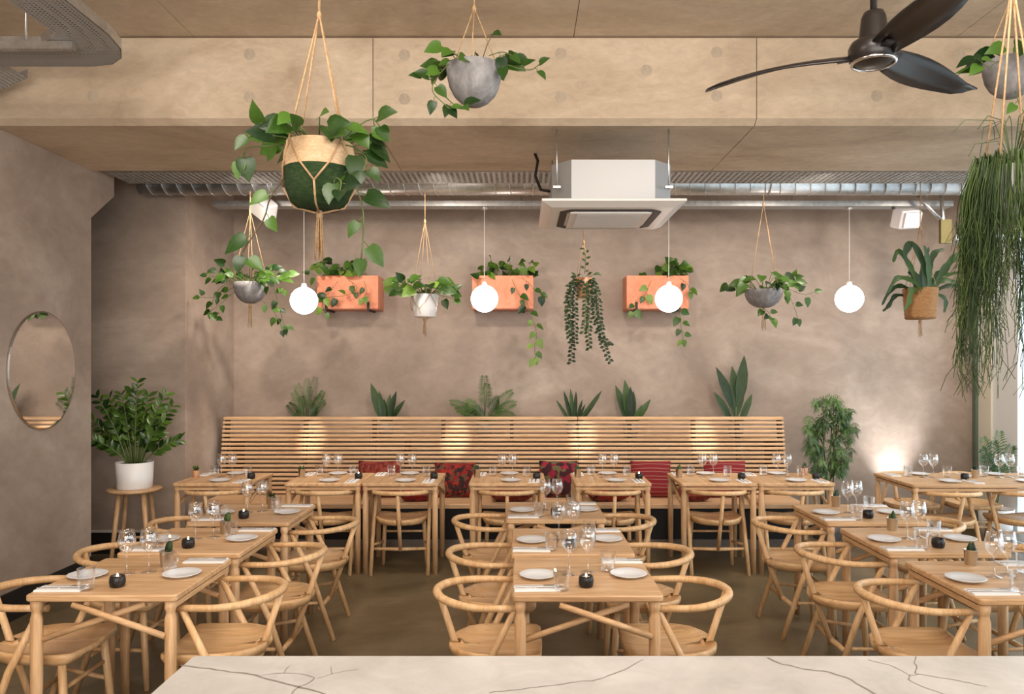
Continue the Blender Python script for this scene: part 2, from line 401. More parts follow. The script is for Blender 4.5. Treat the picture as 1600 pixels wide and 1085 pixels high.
# ------------------------------------------------------------------ marble counter in the foreground
ZK = 1.0
ct = thing('bar_counter', 'pale marble topped bar counter with grey veins in the foreground', 'counter', (0,0,0))
yk = (CAMZ-ZK)*F/450; xk = (302-VX)/F*yk
MB().rbox(xk, 4.0, 1.15, yk, ZK-.03, ZK, .012, .003).build('marble_top', M['marble'], ct)
MB().box(xk+.05, 3.95, 1.2, yk-.06, 0, ZK-.03).build('counter_body', M['counter'], ct)
def vein(pts, w):
    pw = []
    for (ax, ay), (bx, by) in zip(pts[:-1], pts[1:]):
        n = max(2, int(math.hypot(bx-ax, by-ay)/9))
        for k in range(n):
            t = k/n; pw.append((ax+(bx-ax)*t+random.uniform(-1.3,1.3), ay+(by-ay)*t+random.uniform(-.9,.9)))
    pw.append(pts[-1]); vs = []; fs = []
    Q = [Vector((((x-VX)/F)*(CAMZ-ZK)*F/(y-VY), (CAMZ-ZK)*F/(y-VY), ZK+.0004)) for x, y in pw]
    for i, p in enumerate(Q):
        t = (Q[min(i+1, len(Q)-1)]-Q[max(i-1, 0)]).normalized(); s = Vector((-t.y, t.x, 0))*w*random.uniform(.7, 1.7)
        vs += [p+s, p-s]
    for i in range(len(Q)-1): fs.append((2*i, 2*i+1, 2*i+3, 2*i+2))
    MB().add(vs, fs).build('vein', M['vein'], ct)
vein([(283,1041),(330,1046),(400,1056),(440,1068),(500,1082),(515,1088)], .0022)
vein([(405,1056),(440,1053),(470,1054),(492,1060),(478,1070),(462,1076),(455,1088)], .0011)
vein([(495,1060),(520,1053),(560,1047)], .0009); vein([(443,1052),(452,1042)], .0009); vein([(518,1054),(517,1043)], .0008)
vein([(765,1083),(820,1077),(880,1069),(925,1064),(960,1054),(985,1042),(1005,1031)], .0012)
vein([(1198,1028),(1222,1038),(1255,1046),(1295,1050),(1330,1063),(1372,1088)], .0024)
vein([(1355,1031),(1390,1040),(1418,1054)], .0009)
vein([(1430,1027),(1428,1036),(1433,1044),(1430,1052),(1437,1055),(1421,1056),(1418,1063),(1432,1070),(1478,1087)], .0012)
vein([(1437,1055),(1480,1061),(1542,1073)], .0012)

# ------------------------------------------------------------------ overhead services
tr = thing('cable_tray', 'long perforated galvanised cable tray running under the beam', 'cable tray', (0,0,0))
q = MB(); q.box(-3.40, 4.55, 6.27, 6.64, 3.315, 3.318); q.build('tray_bed', M['perf2'], tr)
MB().box(-3.40, 4.55, 6.265, 6.27, 3.315, 3.375).build('side_rail', M['galv'], tr); MB().box(-3.40, 4.55, 6.64, 6.645, 3.315, 3.375).build('side_rail', M['galv'], tr)
for k in range(5):
    x = -2.9+1.75*k; MB().tube([(x,6.46,3.318),(x,6.46,ZC)], .005, 6).build('hanger_rod', M['galv'], tr)
du = thing('spiral_duct', 'round spiral steel air duct behind the cable tray', 'duct', (0,0,0))
zc, yc, rd = 3.375, 6.86, .11
MB().tube([(-3.40,yc,zc),(4.62,yc,zc)], rd, 28).build('duct_pipe', M['galv'], du)
hp = []; 
for k in range(0, 60*24+1):
    x = -3.38+k/24*.133; a = 2*PI*k/24
    if x > 4.6: break
    hp.append((x, yc+(rd+.001)*math.cos(a), zc+(rd+.001)*math.sin(a)))
MB().tube(hp, .004, 4).build('spiral_seam', M['galv'], du)
for x in (-2.2, .1, 2.2, 4.1):
    MB().tube([(x, yc+rd*1.03*math.cos(t/16*2*PI), zc+rd*1.03*math.sin(t/16*2*PI)) for t in range(16)], .006, 4, closed=True).build('hanger_band', M['galv'], du)
    MB().tube([(x,yc,zc+rd),(x,yc,ZC)], .005, 6).build('hanger_rod', M['galv'], du)
t2 = thing('lighting_channel', 'slim galvanised channel near the back wall carrying the globe pendants', 'channel', (0,0,0))
q = MB(); q.box(-2.95, 4.12, 7.33, 7.48, 3.265, 3.27); q.build('tray_bed', M['perf'], t2)
MB().box(-2.95, 4.12, 7.325, 7.33, 3.265, 3.315).build('side_rail', M['galv'], t2); MB().box(-2.95, 4.12, 7.48, 7.485, 3.265, 3.315).build('side_rail', M['galv'], t2)
for k in range(6):
    x = -2.6+1.3*k; MB().tube([(x,7.4,3.27),(x,7.4,ZC)], .006, 6).build('hanger_rod', M['galv'], t2)
# tray that turns the corner, top left
ct2 = thing('cable_tray', 'perforated tray turning a corner under the ceiling above the left wall', 'cable tray', (0,0,0))
zt = 3.47
pl = [(-2.17,1.0),(-2.17,4.05),(-2.20,4.22),(-2.26,4.34),(-2.36,4.43),(-2.5,4.46),(-3.45,4.46),(-3.45,4.19),(-2.62,4.19),(-2.44,4.02),(-2.44,1.0)]
MB().prism(pl, lambda a,b:(a,b,zt), lambda a,b:(a,b,zt+.003)).build('tray_bed', M['perf'], ct2)
def rail(pts, name='side_rail'):
    q = MB(); vs = []; fs = []
    for x, y in pts: vs += [(x,y,zt),(x,y,zt+.06)]
    for i in range(len(pts)-1): fs.append((2*i,2*i+2,2*i+3,2*i+1))
    o = q.add(vs, fs).build(name, M['galv'], ct2)
    so = o.modifiers.new('wall', 'SOLIDIFY'); so.thickness = .004
rail(pl[:7]); rail(pl[7:])
MB().box(-3.47, -2.40, 4.10, 4.14, zt-.045, zt-.004).build('support_channel', M['galv'], ct2)
MB().tube([(-2.66,4.12,zt-.03),(-2.66,4.12,ZC)], .006, 6).build('hanger_rod', M['galv'], ct2)
for k in range(3):
    x = -2.24-.07*k
    MB().tube([(x,1.0,zt+.02),(x,4.0-.0*k,zt+.02),(x-.06,4.2+.05*(2-k),zt+.02),(x-.3,4.28+.05*(2-k),zt+.02),(-3.44,4.28+.05*(2-k),zt+.02)], .014, 6).build('cable', M['dark'], ct2)
t3 = thing('cable_tray_drop', 'short perforated tray sloping down at the left wall', 'cable tray', (0,0,0))
q = MB(); q.add([(-3.46,4.55,3.40),(-3.46,4.85,3.40),(-3.12,4.85,3.55),(-3.12,4.55,3.55),(-3.46,4.55,3.404),(-3.46,4.85,3.404),(-3.12,4.85,3.554),(-3.12,4.55,3.554)],
    [(0,1,2,3),(7,6,5,4),(0,3,7,4),(1,5,6,2),(0,4,5,1),(2,6,7,3)]); q.build('tray_bed', M['perf'], t3)
for yy in (4.55, 4.85):
    MB().add([(-3.46,yy,3.40),(-3.12,yy,3.55),(-3.12,yy,3.61),(-3.46,yy,3.46),(-3.46,yy+.004,3.40),(-3.12,yy+.004,3.55),(-3.12,yy+.004,3.61),(-3.46,yy+.004,3.46)],
        [(0,1,2,3),(7,6,5,4),(0,4,5,1),(1,5,6,2),(2,6,7,3),(3,7,4,0)]).build('side_rail', M['galv'], t3)

# ceiling cassette
ac = thing('air_conditioner', 'ceiling cassette air conditioner, white panel under a steel casing', 'air conditioner', (0,0,0))
ax0, ax1, ay0, ay1, az = .133, 1.083, 5.03, 5.98, 2.785
q = MB(); n_ = .30
pan = [(ax0,ay0),(ax1,ay0),(ax1,ay1),(ax0,ay1)]
def inset(k): return [(ax0+k,ay0+k),(ax1-k,ay0+k),(ax1-k,ay1-k),(ax0+k,ay1-k)]
rings = [[(x,y,az+.055) for x,y in inset(.04)], [(x,y,az+.045) for x,y in inset(0)], [(x,y,az+.03) for x,y in inset(0)], [(x,y,az) for x,y in inset(.07)]]
vs = sum(rings, []); fs = [(3,2,1,0)]
for i in range(3):
    for k in range(4): fs.append((4*i+k, 4*i+(k+1) % 4, 4*i+4+(k+1) % 4, 4*i+4+k))
fs.append((12,13,14,15)); q.add(vs, fs).build('fascia_panel', M['white'], ac)
def bevel_ring(k0, k1, c, z, z2):
    def oct_(k, cc): return [(ax0+k+cc,ay0+k),(ax1-k-cc,ay0+k),(ax1-k,ay0+k+cc),(ax1-k,ay1-k-cc),(ax1-k-cc,ay1-k),(ax0+k+cc,ay1-k),(ax0+k,ay1-k-cc),(ax0+k,ay0+k+cc)]
    a, b_ = oct_(k0, c), oct_(k1, c*.7)
    vs = [(x,y,z) for x,y in a]+[(x,y,z) for x,y in b_]+[(x,y,z2) for x,y in a]+[(x,y,z2) for x,y in b_]
    fs = []
    for k in range(8):
        j = (k+1) % 8; fs += [(k,j,8+j,8+k),(16+k,24+k,24+j,16+j),(k,16+k,16+j,j),(8+k,8+j,24+j,24+k)]
    return MB().add(vs, fs)
bevel_ring(.13, .18, .07, az-.004, az+.004).build('air_slot', M['dark'], ac)
gr = MB().box(ax0+.20, ax1-.20, ay0+.20, ay1-.20, az-.014, az-.002).build('intake_grille', M['white'], ac)
for k in range(17):
    y = ay0+.235+k*.0292
    MB().box(ax0+.25, ax1-.25, y, y+.014, az-.0165, az-.0138).build('grille_slat', M['grille'], gr)
bx0, bx1, by0, by1, bc = .205, 1.01, 5.09, 5.92, .125
op = [(bx0+bc,by0),(bx1-bc,by0),(bx1,by0+bc),(bx1,by1-bc),(bx1-bc,by1),(bx0+bc,by1),(bx0,by1-bc),(bx0,by0+bc)]
MB().prism(op, lambda a,b:(a,b,az+.05), lambda a,b:(a,b,az+.315)).build('steel_casing', M['casing'], ac)
for (x,y) in ((bx0+.03,by0+.03),(bx1-.03,by0+.03),(bx0+.03,by1-.03),(bx1-.03,by1-.03)):
    MB().tube([(x,y,az+.12),(x,y,ZB)], .006, 6).build('hanger_rod', M['galv'], ac)
    MB().box(x-.025,x+.025,y-.02,y+.02,az+.13,az+.145).build('mounting_lug', M['galv'], ac)
MB().tube([(.2,5.5,az+.2),(.14,5.55,az+.22),(.10,5.62,az+.34),(.12,5.66,az+.46),(.1,5.7,ZB)], .011, 6).build('wiring', M['black'], ac)

# ceiling fan
fx, fy, fz = 1.65, 3.6, 3.20
fan = thing('ceiling_fan', 'black three blade ceiling fan on a down rod', 'fan', (fx, fy, fz))
MB().tube([(0,0,.17),(0,0,ZC-fz)], .016, 12).build('down_rod', M['fan'], fan)
MB().lathe([(.0,.19),(.045,.185),(.055,.16),(.066,.06),(.07,.05)], 24).build('motor_cover', M['fan'], fan)
MB().lathe([(.07,.055),(.10,.045),(.112,.02),(.112,-.025),(.10,-.045)], 28).build('hub', M['fan'], fan)
MB().lathe([(.10,-.045),(.104,-.05),(.10,-.056),(.09,-.056)], 28).build('chrome_ring', M['chrome'], fan)
MB().lathe([(.09,-.05),(.05,-.062),(.0,-.064)], 28).build('hub_cap', M['fan'], fan)
def blade():
    q = MB(); vs = []; fs = []; n = 9
    for i in range(n):
        t = i/(n-1); x = .09+.72*t
        w = .058+.035*math.sin(PI*min(1, t*1.15))-.012*t; off = .03*math.sin(t*PI)
        tilt = -math.radians(26-12*t); sag = -.01-.03*t*t+.012*math.sin(t*PI)
        ws = (-w, -w*.35, w*.35, w) if i < n-1 else (-w*.9, -w*.4, w*.05, w*.45)
        for s in ws:
            xx = x-(.05*(s+w)/(2*w) if i == n-1 else 0)
            cz = .01*(1-(s/w)**2)
            vs.append((xx, off+s*math.cos(tilt), sag+s*math.sin(tilt)+cz))
    for i in range(n-1):
        for k in range(3): fs.append((4*i+k, 4*i+4+k, 4*i+5+k, 4*i+1+k))
    q.add(vs, fs, True); return q
for k, a in enumerate((151, 31, -89)):
    o = blade().build('blade', M['fan'], fan); o.rotation_euler = (0,0,math.radians(a))
    so = o.modifiers.new('thickness', 'SOLIDIFY'); so.thickness = .009
    o2 = MB().box(.085,.16,-.02,.02,-.02,-.008).build('blade_iron', M['fan'], fan); o2.rotation_euler = (0,0,math.radians(a))

# globe pendants
sides = ['above the leftmost end of the bench', 'left of the centre, before the middle copper box', 'right of the centre, before the right copper box', 'right of the bench beside the hanging basket']
for (px, py), sd in zip(((475,470),(757,467),(1045,467),(1327,467)), sides):
    p = P(px, py, 7.4)
    t = thing('globe_pendant', 'round white glowing globe lamp '+sd, 'pendant lamp', p, 0, 'row of globe pendants')
    pr = [(.131*math.sin(PI*k/16), .131*math.cos(PI*k/16)) for k in range(17)]
    pr[0] = (.001, pr[0][1]); pr[-1] = (.001, pr[-1][1])
    MB().lathe(pr, 28).build('globe', M['globe'], t)
    MB().lathe([(.0,.165),(.022,.165),(.03,.13),(.03,.12)], 16).build('lamp_cap', M['white'], t)
    MB().tube([(0,0,.16),(0,0,3.265-p.z)], .0035, 6).build('cord', M['grille'], t)
    MB().lathe([(.0,0),(.03,0),(.04,.02),(.0,.02)], 12).build('ceiling_hook', M['galv'], t, (0,0,3.245-p.z))

# white wall speakers
for px, py, rz, ry, lab in ((413,325,-.5,.6,'white loudspeaker tilted down beside the left pier'),(1415,342,.35,-.1,'white loudspeaker near the right end of the duct')):
    p = P(px, py, 7.15)
    t = thing('loudspeaker', lab, 'loudspeaker', p)
    t.rotation_euler = (.35, ry, rz)
    MB().rbox(-.12,.12,-.07,.07,-.085,.085,.03,.012).build('cabinet', M['pinkwhite'], t)
    MB().rbox(-.10,.10,-.082,-.068,-.07,.07,.02,.004).build('grille', M['white'], t)
    bpy.context.view_layer.update(); iv = t.matrix_world.inverted()
    MB().tube([iv @ p, iv @ Vector((p.x, 7.26, p.z+.06)), iv @ Vector((p.x, 7.40, 3.266))], .014, 8).build('bracket', M['galv'], t)
st = thing('angle_strut', 'diagonal galvanised strut at the right end of the duct', 'strut')
A, B = P(1432,306,7.2), P(1472,346,7.2)
MB().tube([A,B], .03, 4, flat=.6).build('channel', M['galv'], st)
MB().tube([P(1470,300,7.2),P(1477,378,7.2)], .02, 4).build('post', M['galv'], st)
MB().box(-.05,.05,-.02,.02,-.11,.11).build('tape_wrap', M['yellow'], st, P(1477,362,7.18))
st2 = thing('cable_tray', 'short perforated tray crossing at the right edge behind the trailing plant', 'cable tray')
p = P(1484,378,7.2); MB().box(p.x, XR, 7.1, 7.35, p.z, p.z+.004).build('tray_bed', M['perf'], st2); MB().box(p.x, XR, 7.095, 7.1, p.z, p.z+.05).build('side_rail', M['galv'], st2)

# uplight on the floor behind the large table
ul = thing('uplight', 'small black floor uplight washing the wall by the large table', 'lamp', (3.98, 8.02, 0))
MB().lathe([(.0,0),(.06,0),(.06,.01),(.045,.02),(.045,.16),(.05,.17),(.04,.165),(.0,.15)], 18).build('canister', M['black'], ul)
spot('uplight_lamp', (3.98, 8.02, .2), (3.98, 8.24, 1.15), 170, (.93,.96,1.0), 66, 1.0, .04)

# oval mirror on the left wall
mi = thing('oval_mirror', 'frameless oval mirror hung on the left wall', 'mirror', (XL, 5.56, 1.70))
n = 48; ring = [(math.cos(2*PI*k/n), math.sin(2*PI*k/n)) for k in range(n)]
a_, b_ = .395, .43
q = MB(); vs = [(.0,y*a_,z*b_) for y,z in ring]+[(.012,y*a_,z*b_) for y,z in ring]+[(.016,y*(a_-.012),z*(b_-.012)) for y,z in ring]
fs = [(k,(k+1) % n,n+(k+1) % n,n+k) for k in range(n)]+[(n+k,n+(k+1) % n,2*n+(k+1) % n,2*n+k) for k in range(n)]
q.add(vs, fs).build('bevelled_edge', M['mirror_edge'], mi)
MB().add([(.0161,y*(a_-.012),z*(b_-.012)) for y,z in ring], [tuple(range(n))]).build('mirror_glass', M['mirror'], mi)

# ------------------------------------------------------------------ slatted bench along the back wall
SX0, SXJ, SX1 = -3.03, .57, 2.66
be = thing('slatted_bench', 'long wooden wall bench with a high back of horizontal slats', 'bench', (0,0,0))
MB().rbox(SX0, SX1, 7.15, 7.70, .405, .45, .01, .006).build('seat', M['slat'], be)
MB().box(SX0+.02, SX1-.02, 7.3, 7.34, .0, .405).build('plinth', M['black'], be)
MB().box(SX0+.02, SX1-.02, 7.28, 7.3, .0, .09).build('kick_board', M['counter'], be)
NS = 18
def slatpos(k):                                    # k = 0 lowest slat
    t = k/(NS-1); z = .475+t*.73; y = 7.69+.12*t
    return y, z
def slat(x0, x1):
    q = MB(); pr = [(-.013,-.007),(-.013,.007),(-.008,.013),(.010,.013),(.010,-.013),(-.008,-.013)]
    m = len(pr)
    q.add([(x0,y,z) for y,z in pr]+[(x1,y,z) for y,z in pr], [tuple(range(m-1,-1,-1)), tuple(range(m,2*m))]+[(k,(k+1) % m,m+(k+1) % m,m+k) for k in range(m)])
    return q
sl, sr = slat(SX0, SXJ-.002).mesh('slat', M['slat']), slat(SXJ+.002, SX1).mesh('slat', M['slat'])
for k in range(NS-1):
    y, z = slatpos(k)
    inst('slat', sl, be, (0,y,z)); inst('slat', sr, be, (0,y,z))
y, z = slatpos(NS-1)
MB().rbox(SX0, SXJ-.002, y-.016, y+.07, z-.016, z+.016, .01, .006).build('top_rail', M['slat'], be)
MB().rbox(SXJ+.002, SX1, y-.016, y+.07, z-.016, z+.016, .01, .006).build('top_rail', M['slat'], be)
def support(x):
    pts = [slatpos(k) for k in range(NS)]
    poly = [(p[0]+.011, p[1]) for p in pts] + [(p[0]+.075, p[1]) for p in reversed(pts)]
    MB().prism(poly, lambda a,b:(x-.018,a,b), lambda a,b:(x+.018,a,b)).build('back_support', M['black'], be)
for x in (SX0+.03, -2.2, -1.5, -.8, -.1, SXJ, 1.1, 1.75, 2.2, SX1-.03): support(x)
MB().box(SX0, SX1, 7.93, 8.28, .96, .99).build('plant_shelf', M['slat'], be)
for x in (SX0+.03, -1.2, .6, SX1-.03): MB().box(x-.015, x+.015, 7.95, 8.28, 0, .96).build('shelf_support', M['black'], be)

# ------------------------------------------------------------------ tables
def table_root(name, label, loc, rz, lx, ly, group, braces=True):
    """rails (and seats) on the local x sides, cross braces on the local y sides; top at 0.76"""
    t = thing(name, label, 'table', loc, rz, group)
    hx, hy = lx/2, ly/2
    MB().rbox(-hx, hx, -hy, hy, .732, .76, .022, .005).build('table_top', M['oakx'], t)
    rl = MB().box(-.014, .014, -hy+.03, hy-.03, .701, .724).mesh('rail', M['oaky'])
    for s in (-1, 1): inst('rail', rl, t, (s*(hx-.026), 0, 0))
    pr = [(.0,.733),(.024,.733),(.024,.700),(.019,.685),(.019,.675),(.0245,.655),(.0245,.40),(.022,.0),(.0,.0)]
    lg = MB().lathe(pr, 14).mesh('leg', M['oakz'])
    lx_, ly_ = hx-.035, hy-.03
    for sx in (-1, 1):
        for sy in (-1, 1): inst('leg', lg, t, (sx*lx_, sy*ly_, 0))
    if braces:
        for sy in (-1, 1):
            y = sy*ly_
            MB().tube([(-lx_+.015, y+.008, .56), (lx_*.62, y+.008, .715)], .0135, 10).build('brace', M['oakx'], t)
            MB().tube([(lx_-.015, y-.02, .585), (-lx_*.42, y-.02, .72)], .0135, 10).build('brace', M['oakx'], t)
    return t
COLS = {'left': [(-1.777,3.555),(-1.777,4.285),(-1.765,5.08)],
        'centre': [(.28,3.55),(.266,4.27),(.217,5.17)],
        'right': [(2.22,3.50),(2.222,4.29),(2.215,5.08)]}
RANK = ['nearest','middle','farthest']
TAB = {}          # description -> (x, y, kind)
proto = None
GT = 'square oak tables in three columns'
for cn in ('left','centre','right'):
    for i, (x, y) in enumerate(COLS[cn]):
        lab = 'square oak table with cross braces, %s in the %s column' % (RANK[i], cn)
        if proto is None: proto = table_root('dining_table', lab, (x,y,0), 0, .64, .64, GT)
        else: dup(proto, (x,y,0), 0, lab)
        TAB[(cn, i)] = (x, y)
BX = [(-2.91,-2.26),(-1.975,-1.34),(-1.33,-.695),(-.44,.20),(.44,1.085),(1.325,1.965),(1.975,2.61)]
ORD = ['first','second','third','fourth','fifth','sixth','seventh']
YBT = 6.37+.33
for i, (a, c) in enumerate(BX):
    lab = 'oak table against the bench, %s from the left' % ORD[i]
    dup(proto, ((a+c)/2, YBT, 0), PI/2, lab, 'oak tables along the bench')
big = table_root('long_table', 'long oak table at the right edge beside the window', (3.985,6.66,0), 0, 1.55, .72, None, False)
for s in (-1, 1):
    MB().box(-.72,.72, s*.33-.012, s*.33+.012, .700,.724).build('rail', M['oakx'], big)

# ------------------------------------------------------------------ chairs
def bez(p0, p1, n): return [p0.lerp(p1, k/n) for k in range(n+1)]
def make_chair(label, loc, rz, group):
    t = thing('round_back_chair', label, 'chair', loc, rz, group)
    # saddle seat with a notch at the back
    out = [(.205,.20),(.215,.16),(.213,.05),(.205,-.06),(.17,-.135),(.11,-.185),(.05,-.205),(.022,-.208),(.022,-.158),(-.022,-.158),(-.022,-.208),(-.05,-.205),(-.11,-.185),(-.17,-.135),(-.205,-.06),(-.213,.05),(-.215,.16),(-.205,.20),(-.18,.215),(0,.22),(.18,.215)]
    m = len(out)
    def zt(x, y): return .452+.018*min(1,(abs(x)/.2))**2+.012*max(0,(-y-.02)/.19)
    R = [[(x*.93,y*.93,.418) for x,y in out], [(x,y,zt(x,y)-.022) for x,y in out], [(x,y,zt(x,y)-.004) for x,y in out], [(x*.97,y*.97+.001,zt(x,y)) for x,y in out],
         [(x*.78,y*.78 if abs(x)>.03 or y>0 else y*.88,.447) for x,y in out], [(x*.4,y*.4,.440) for x,y in out]]
    vs = sum(R, []); fs = [tuple(range(m-1,-1,-1))]
    for i in range(len(R)-1):
        for k in range(m): fs.append((i*m+k, i*m+(k+1) % m, (i+1)*m+(k+1) % m, (i+1)*m+k))
    fs.append(tuple((len(R)-1)*m+k for k in range(m)))
    q = MB(); q.add(vs, fs, True); q.build('seat', M['seat'], t)
    # bent arm loop
    pts = [(.228,.135,.679)]; r0 = .236
    for k in range(21):
        a = -PI*k/20
        pts.append((r0*math.cos(a), -.02+.245*math.sin(a), .680+.014*(-math.sin(a))**1.5))
    pts += [(-.228,.135,.679)]
    rs = [.015]+[.0155+.004*math.sin(PI*k/20) for k in range(21)]+[.015]
    MB().tube(pts, rs, 10).build('arm_loop', M['chair'], t)
    for s in (-1, 1):
        MB().tube([(s*.228,.10,.676),(s*.233,-.035,.40),(s*.236,-.17,0)], [.014,.017,.0155], 10).build('rear_leg', M['chair'], t)
        MB().tube([(s*.165,.155,.43),(s*.18,.175,.2),(s*.19,.19,0)], [.017,.018,.014], 10).build('front_leg', M['chair'], t)
        MB().tube([(s*.181,.176,.21),(s*.234,-.075,.235)], .0105, 8).build('side_stretcher', M['chair'], t)
    MB().tube([(.235,-.085,.205),(0,-.085,.200),(-.235,-.085,.205)], [.0115,.016,.0115], 10).build('rear_stretcher', M['chair'], t)
    MB().tube([(0,-.262,.692),(0,-.182,.45),(0,-.09,.19)], [.015,.0165,.0155], 10).build('back_spine', M['chair'], t)
    MB().tube([(.17,.16,.30),(-.17,.16,.30)], .010, 8).build('front_stretcher', M['chair'], t)
    return t
ch = None
def chair(x, y, rz, lab, grp):
    global ch
    if ch is None: ch = make_chair(lab, (x,y,0), rz, grp)
    else: dup(ch, (x,y,0), rz, lab, grp)
GC = 'round backed armchairs at the square tables'
for cn in ('left','centre','right'):
    for i, (x, y) in enumerate(COLS[cn]):
        wob = random.uniform(-.02,.02)
        chair(x-.32-.085, y-.002, -PI/2+wob, 'pale wood round-back armchair left of the %s %s-column table' % (RANK[i], cn), GC)
        if (cn, i) != ('right', 0):
            chair(x+.32+.085, y-.002, PI/2-wob, 'pale wood round-back armchair right of the %s %s-column table' % (RANK[i], cn), GC)
CXB = [(a+c)/2+random.uniform(-.006,.006) for a, c in BX]
for i, x in enumerate(CXB):
    chair(x, 6.515, random.uniform(-.02,.02), 'round-back armchair seen from behind at the %s bench table from the left' % ORD[i], 'armchairs facing the bench')
for x, y, rz, w in ((3.565,6.45,0,'near side of the long right table, its left seat'),(4.20,6.45,.05,'near side of the long right table, its right seat'),
                    (3.62,7.22,PI,'far side of the long right table, its left seat'),(4.20,7.22,PI-.02,'far side of the long right table, its right seat')):
    chair(x, y, rz, 'round-back armchair on the '+w, 'armchairs at the long table')

# ------------------------------------------------------------------ table settings
ZT = .76
plate_m = MB().lathe([(.0,.003),(.045,.003),(.05,0),(.055,.002),(.083,.014),(.086,.0165),(.083,.0175),(.055,.008),(.0,.007)], 28).mesh('side_plate', M['plate'])
wine_m = MB().lathe([(.0,.0),(.036,.0),(.037,.002),(.012,.006),(.0045,.014),(.004,.085),(.008,.097),(.026,.112),(.038,.135),(.040,.155),(.036,.180),(.031,.205),
                     (.0298,.205),(.0348,.180),(.0388,.155),(.0368,.136),(.025,.1135),(.0,.101)], 20).mesh('wine_glass', M['glass'])
tum_m = MB().lathe([(.0,.0),(.030,.0),(.032,.003),(.036,.06),(.037,.095),(.0352,.095),(.034,.06),(.030,.012),(.0,.010)], 12, smooth=False).mesh('tumbler', M['glass'])
nap_q = MB(); nap_q.rbox(-.10,.10,-.045,.045,0,.004,.004,.0015,2); nap_q.rbox(-.098,.096,-.043,.040,.004,.008,.004,.0015,2)
nap_m = nap_q.mesh('napkin', M['napkin'])
fq = MB()
fq.box(-.095,.03,-.004,.004,.0,.0025); fq.box(.03,.05,-.010,.010,.0,.0025)
for k in range(4): fq.box(.05,.092,-.010+.0056*k,-.0072+.0056*k,.0,.0025)
fork_m = fq.mesh('fork', M['steel'])
kq = MB(); kq.rbox(-.10,.0,-.005,.005,0,.004,.004,.001,2)
kq.prism([(0,-.005),(.08,-.008),(.102,-.002),(.104,.004),(0,.005)], lambda a,b:(a,b,.001), lambda a,b:(a,b,.0028))
knife_m = kq.mesh('knife', M['steel'])
cup_m = MB().lathe([(.0,0),(.024,0),(.031,.006),(.034,.025),(.031,.046),(.027,.051),(.025,.049),(.028,.038),(.0,.036)], 18).mesh('votive_cup', M['cup'])
wax_m = MB().lathe([(.027,.0365),(.026,.041),(.0,.0415)], 14).mesh('wax', M['wax']); waxc_m = MB().lathe([(.027,.0365),(.026,.041),(.0,.0415)], 14).mesh('wax', M['wax_cold'])
flame_m = MB().lathe([(.0,.042),(.003,.045),(.004,.049),(.0025,.055),(.0,.060)], 8).mesh('flame', M['flame'])
tin_m = MB().lathe([(.0,0),(.026,0),(.027,.002),(.031,.072),(.033,.074),(.0295,.072),(.028,.062),(.0,.060)], 18).mesh('tin_pot', M['tin'])
glz_m = MB().lathe([(.0,0),(.026,0),(.027,.002),(.031,.062),(.029,.062),(.027,.054),(.0,.052)], 18).mesh('clay_pot', M['potclay'])
soil_m = MB().lathe([(.0275,.062),(.012,.065),(.0,.066)], 12).mesh('soil', M['soil'])
def put(name, me, x, y, rz, lab, cat, grp, z=ZT):
    o = inst(name, me, None, (x,y,z), rz); tag(o, lab, cat, grp); return o
def candle(x, y, lit, where):
    t = thing('votive_candle', ('lit candle in a black cup on ' if lit else 'unlit candle in a black cup on ')+where, 'candle', (x,y,ZT), random.random()*6, 'black votive candles')
    inst('votive_cup', cup_m, t); inst('wax', wax_m if lit else waxc_m, t)
    if lit: inst('flame', flame_m, t)
cact = []
def cactus_q(seed):
    rnd = random.Random(seed); q = MB()
    for k in range(3):
        a = k*2.1+seed; x, y = .010*math.cos(a), .010*math.sin(a); h = rnd.uniform(.035,.06)
        pr = []
        for j in range(7):
            u = j/6; pr.append((max(.0005,(.0095*math.sin(PI*min(.98,.2+.8*u))+.002)*(1 if j<6 else 0)), .058+h*u))
        q.lathe(pr, 10, (x,y,0))
    return q
cact_m = [cactus_q(k).mesh('cactus', M['leaf_dark']) for k in range(3)]
pad = MB(); n=12
for s in (0,):
    vs = [(.0,.004,.055)]; ring = []
    for k in range(n):
        a = 2*PI*k/n; ring.append((.012+.024*math.cos(a)*.75+.012*math.sin(a)*.5, 0, .088+.036*math.sin(a)))
    vsA = [(x,-.005,z) for x,y,z in ring]; vsB = [(x,.005,z) for x,y,z in ring]
    pad.add(vsA+vsB+[(.014,-.008,.09),(.014,.008,.09)], [(k,(k+1) % n,n+(k+1) % n,n+k) for k in range(n)]+[(k,(k+1) % n,2*n) for k in range(n)]+[(n+k,2*n+1,n+(k+1) % n) for k in range(n)], True)
pad_m = pad.mesh('cactus_pad', M['leaf_dark'])
def tinplant(x, y, kind, where, clay=False):
    nm = {'cactus':'small cactus','pad':'single paddle cactus','herb':'small leafy herb'}[kind]
    t = thing('potted_'+('herb' if kind=='herb' else 'cactus'), '%s in a %s pot on %s' % (nm, 'clay' if clay else 'tin', where), 'plant', (x,y,ZT), random.random()*6, 'little pots on the tables')
    if kind == 'pad': t.rotation_euler = (0,0,-.2)
    inst('pot', glz_m if clay else tin_m, t); inst('soil', soil_m, t)
    if kind == 'cactus': inst('cactus', random.choice(cact_m), t)
    elif kind == 'pad': inst('cactus_pad', pad_m, t)
    else:
        q = MB()
        for k in range(16):
            a = random.random()*6.28; e = random.uniform(.3,1.3); d = Vector((math.cos(a)*math.cos(e), math.sin(a)*math.cos(e), math.sin(e)))
            s = d.cross(Vector((0,0,1))).normalized()*.009; b0 = Vector((0,0,.06)); tip = b0+d*random.uniform(.03,.06); md = b0.lerp(tip,.6)
            q.add([b0, md+s, tip, md-s], [(0,1,2,3)])
        q.build('leaves', M['leaf'], t)['kind'] = 'stuff'
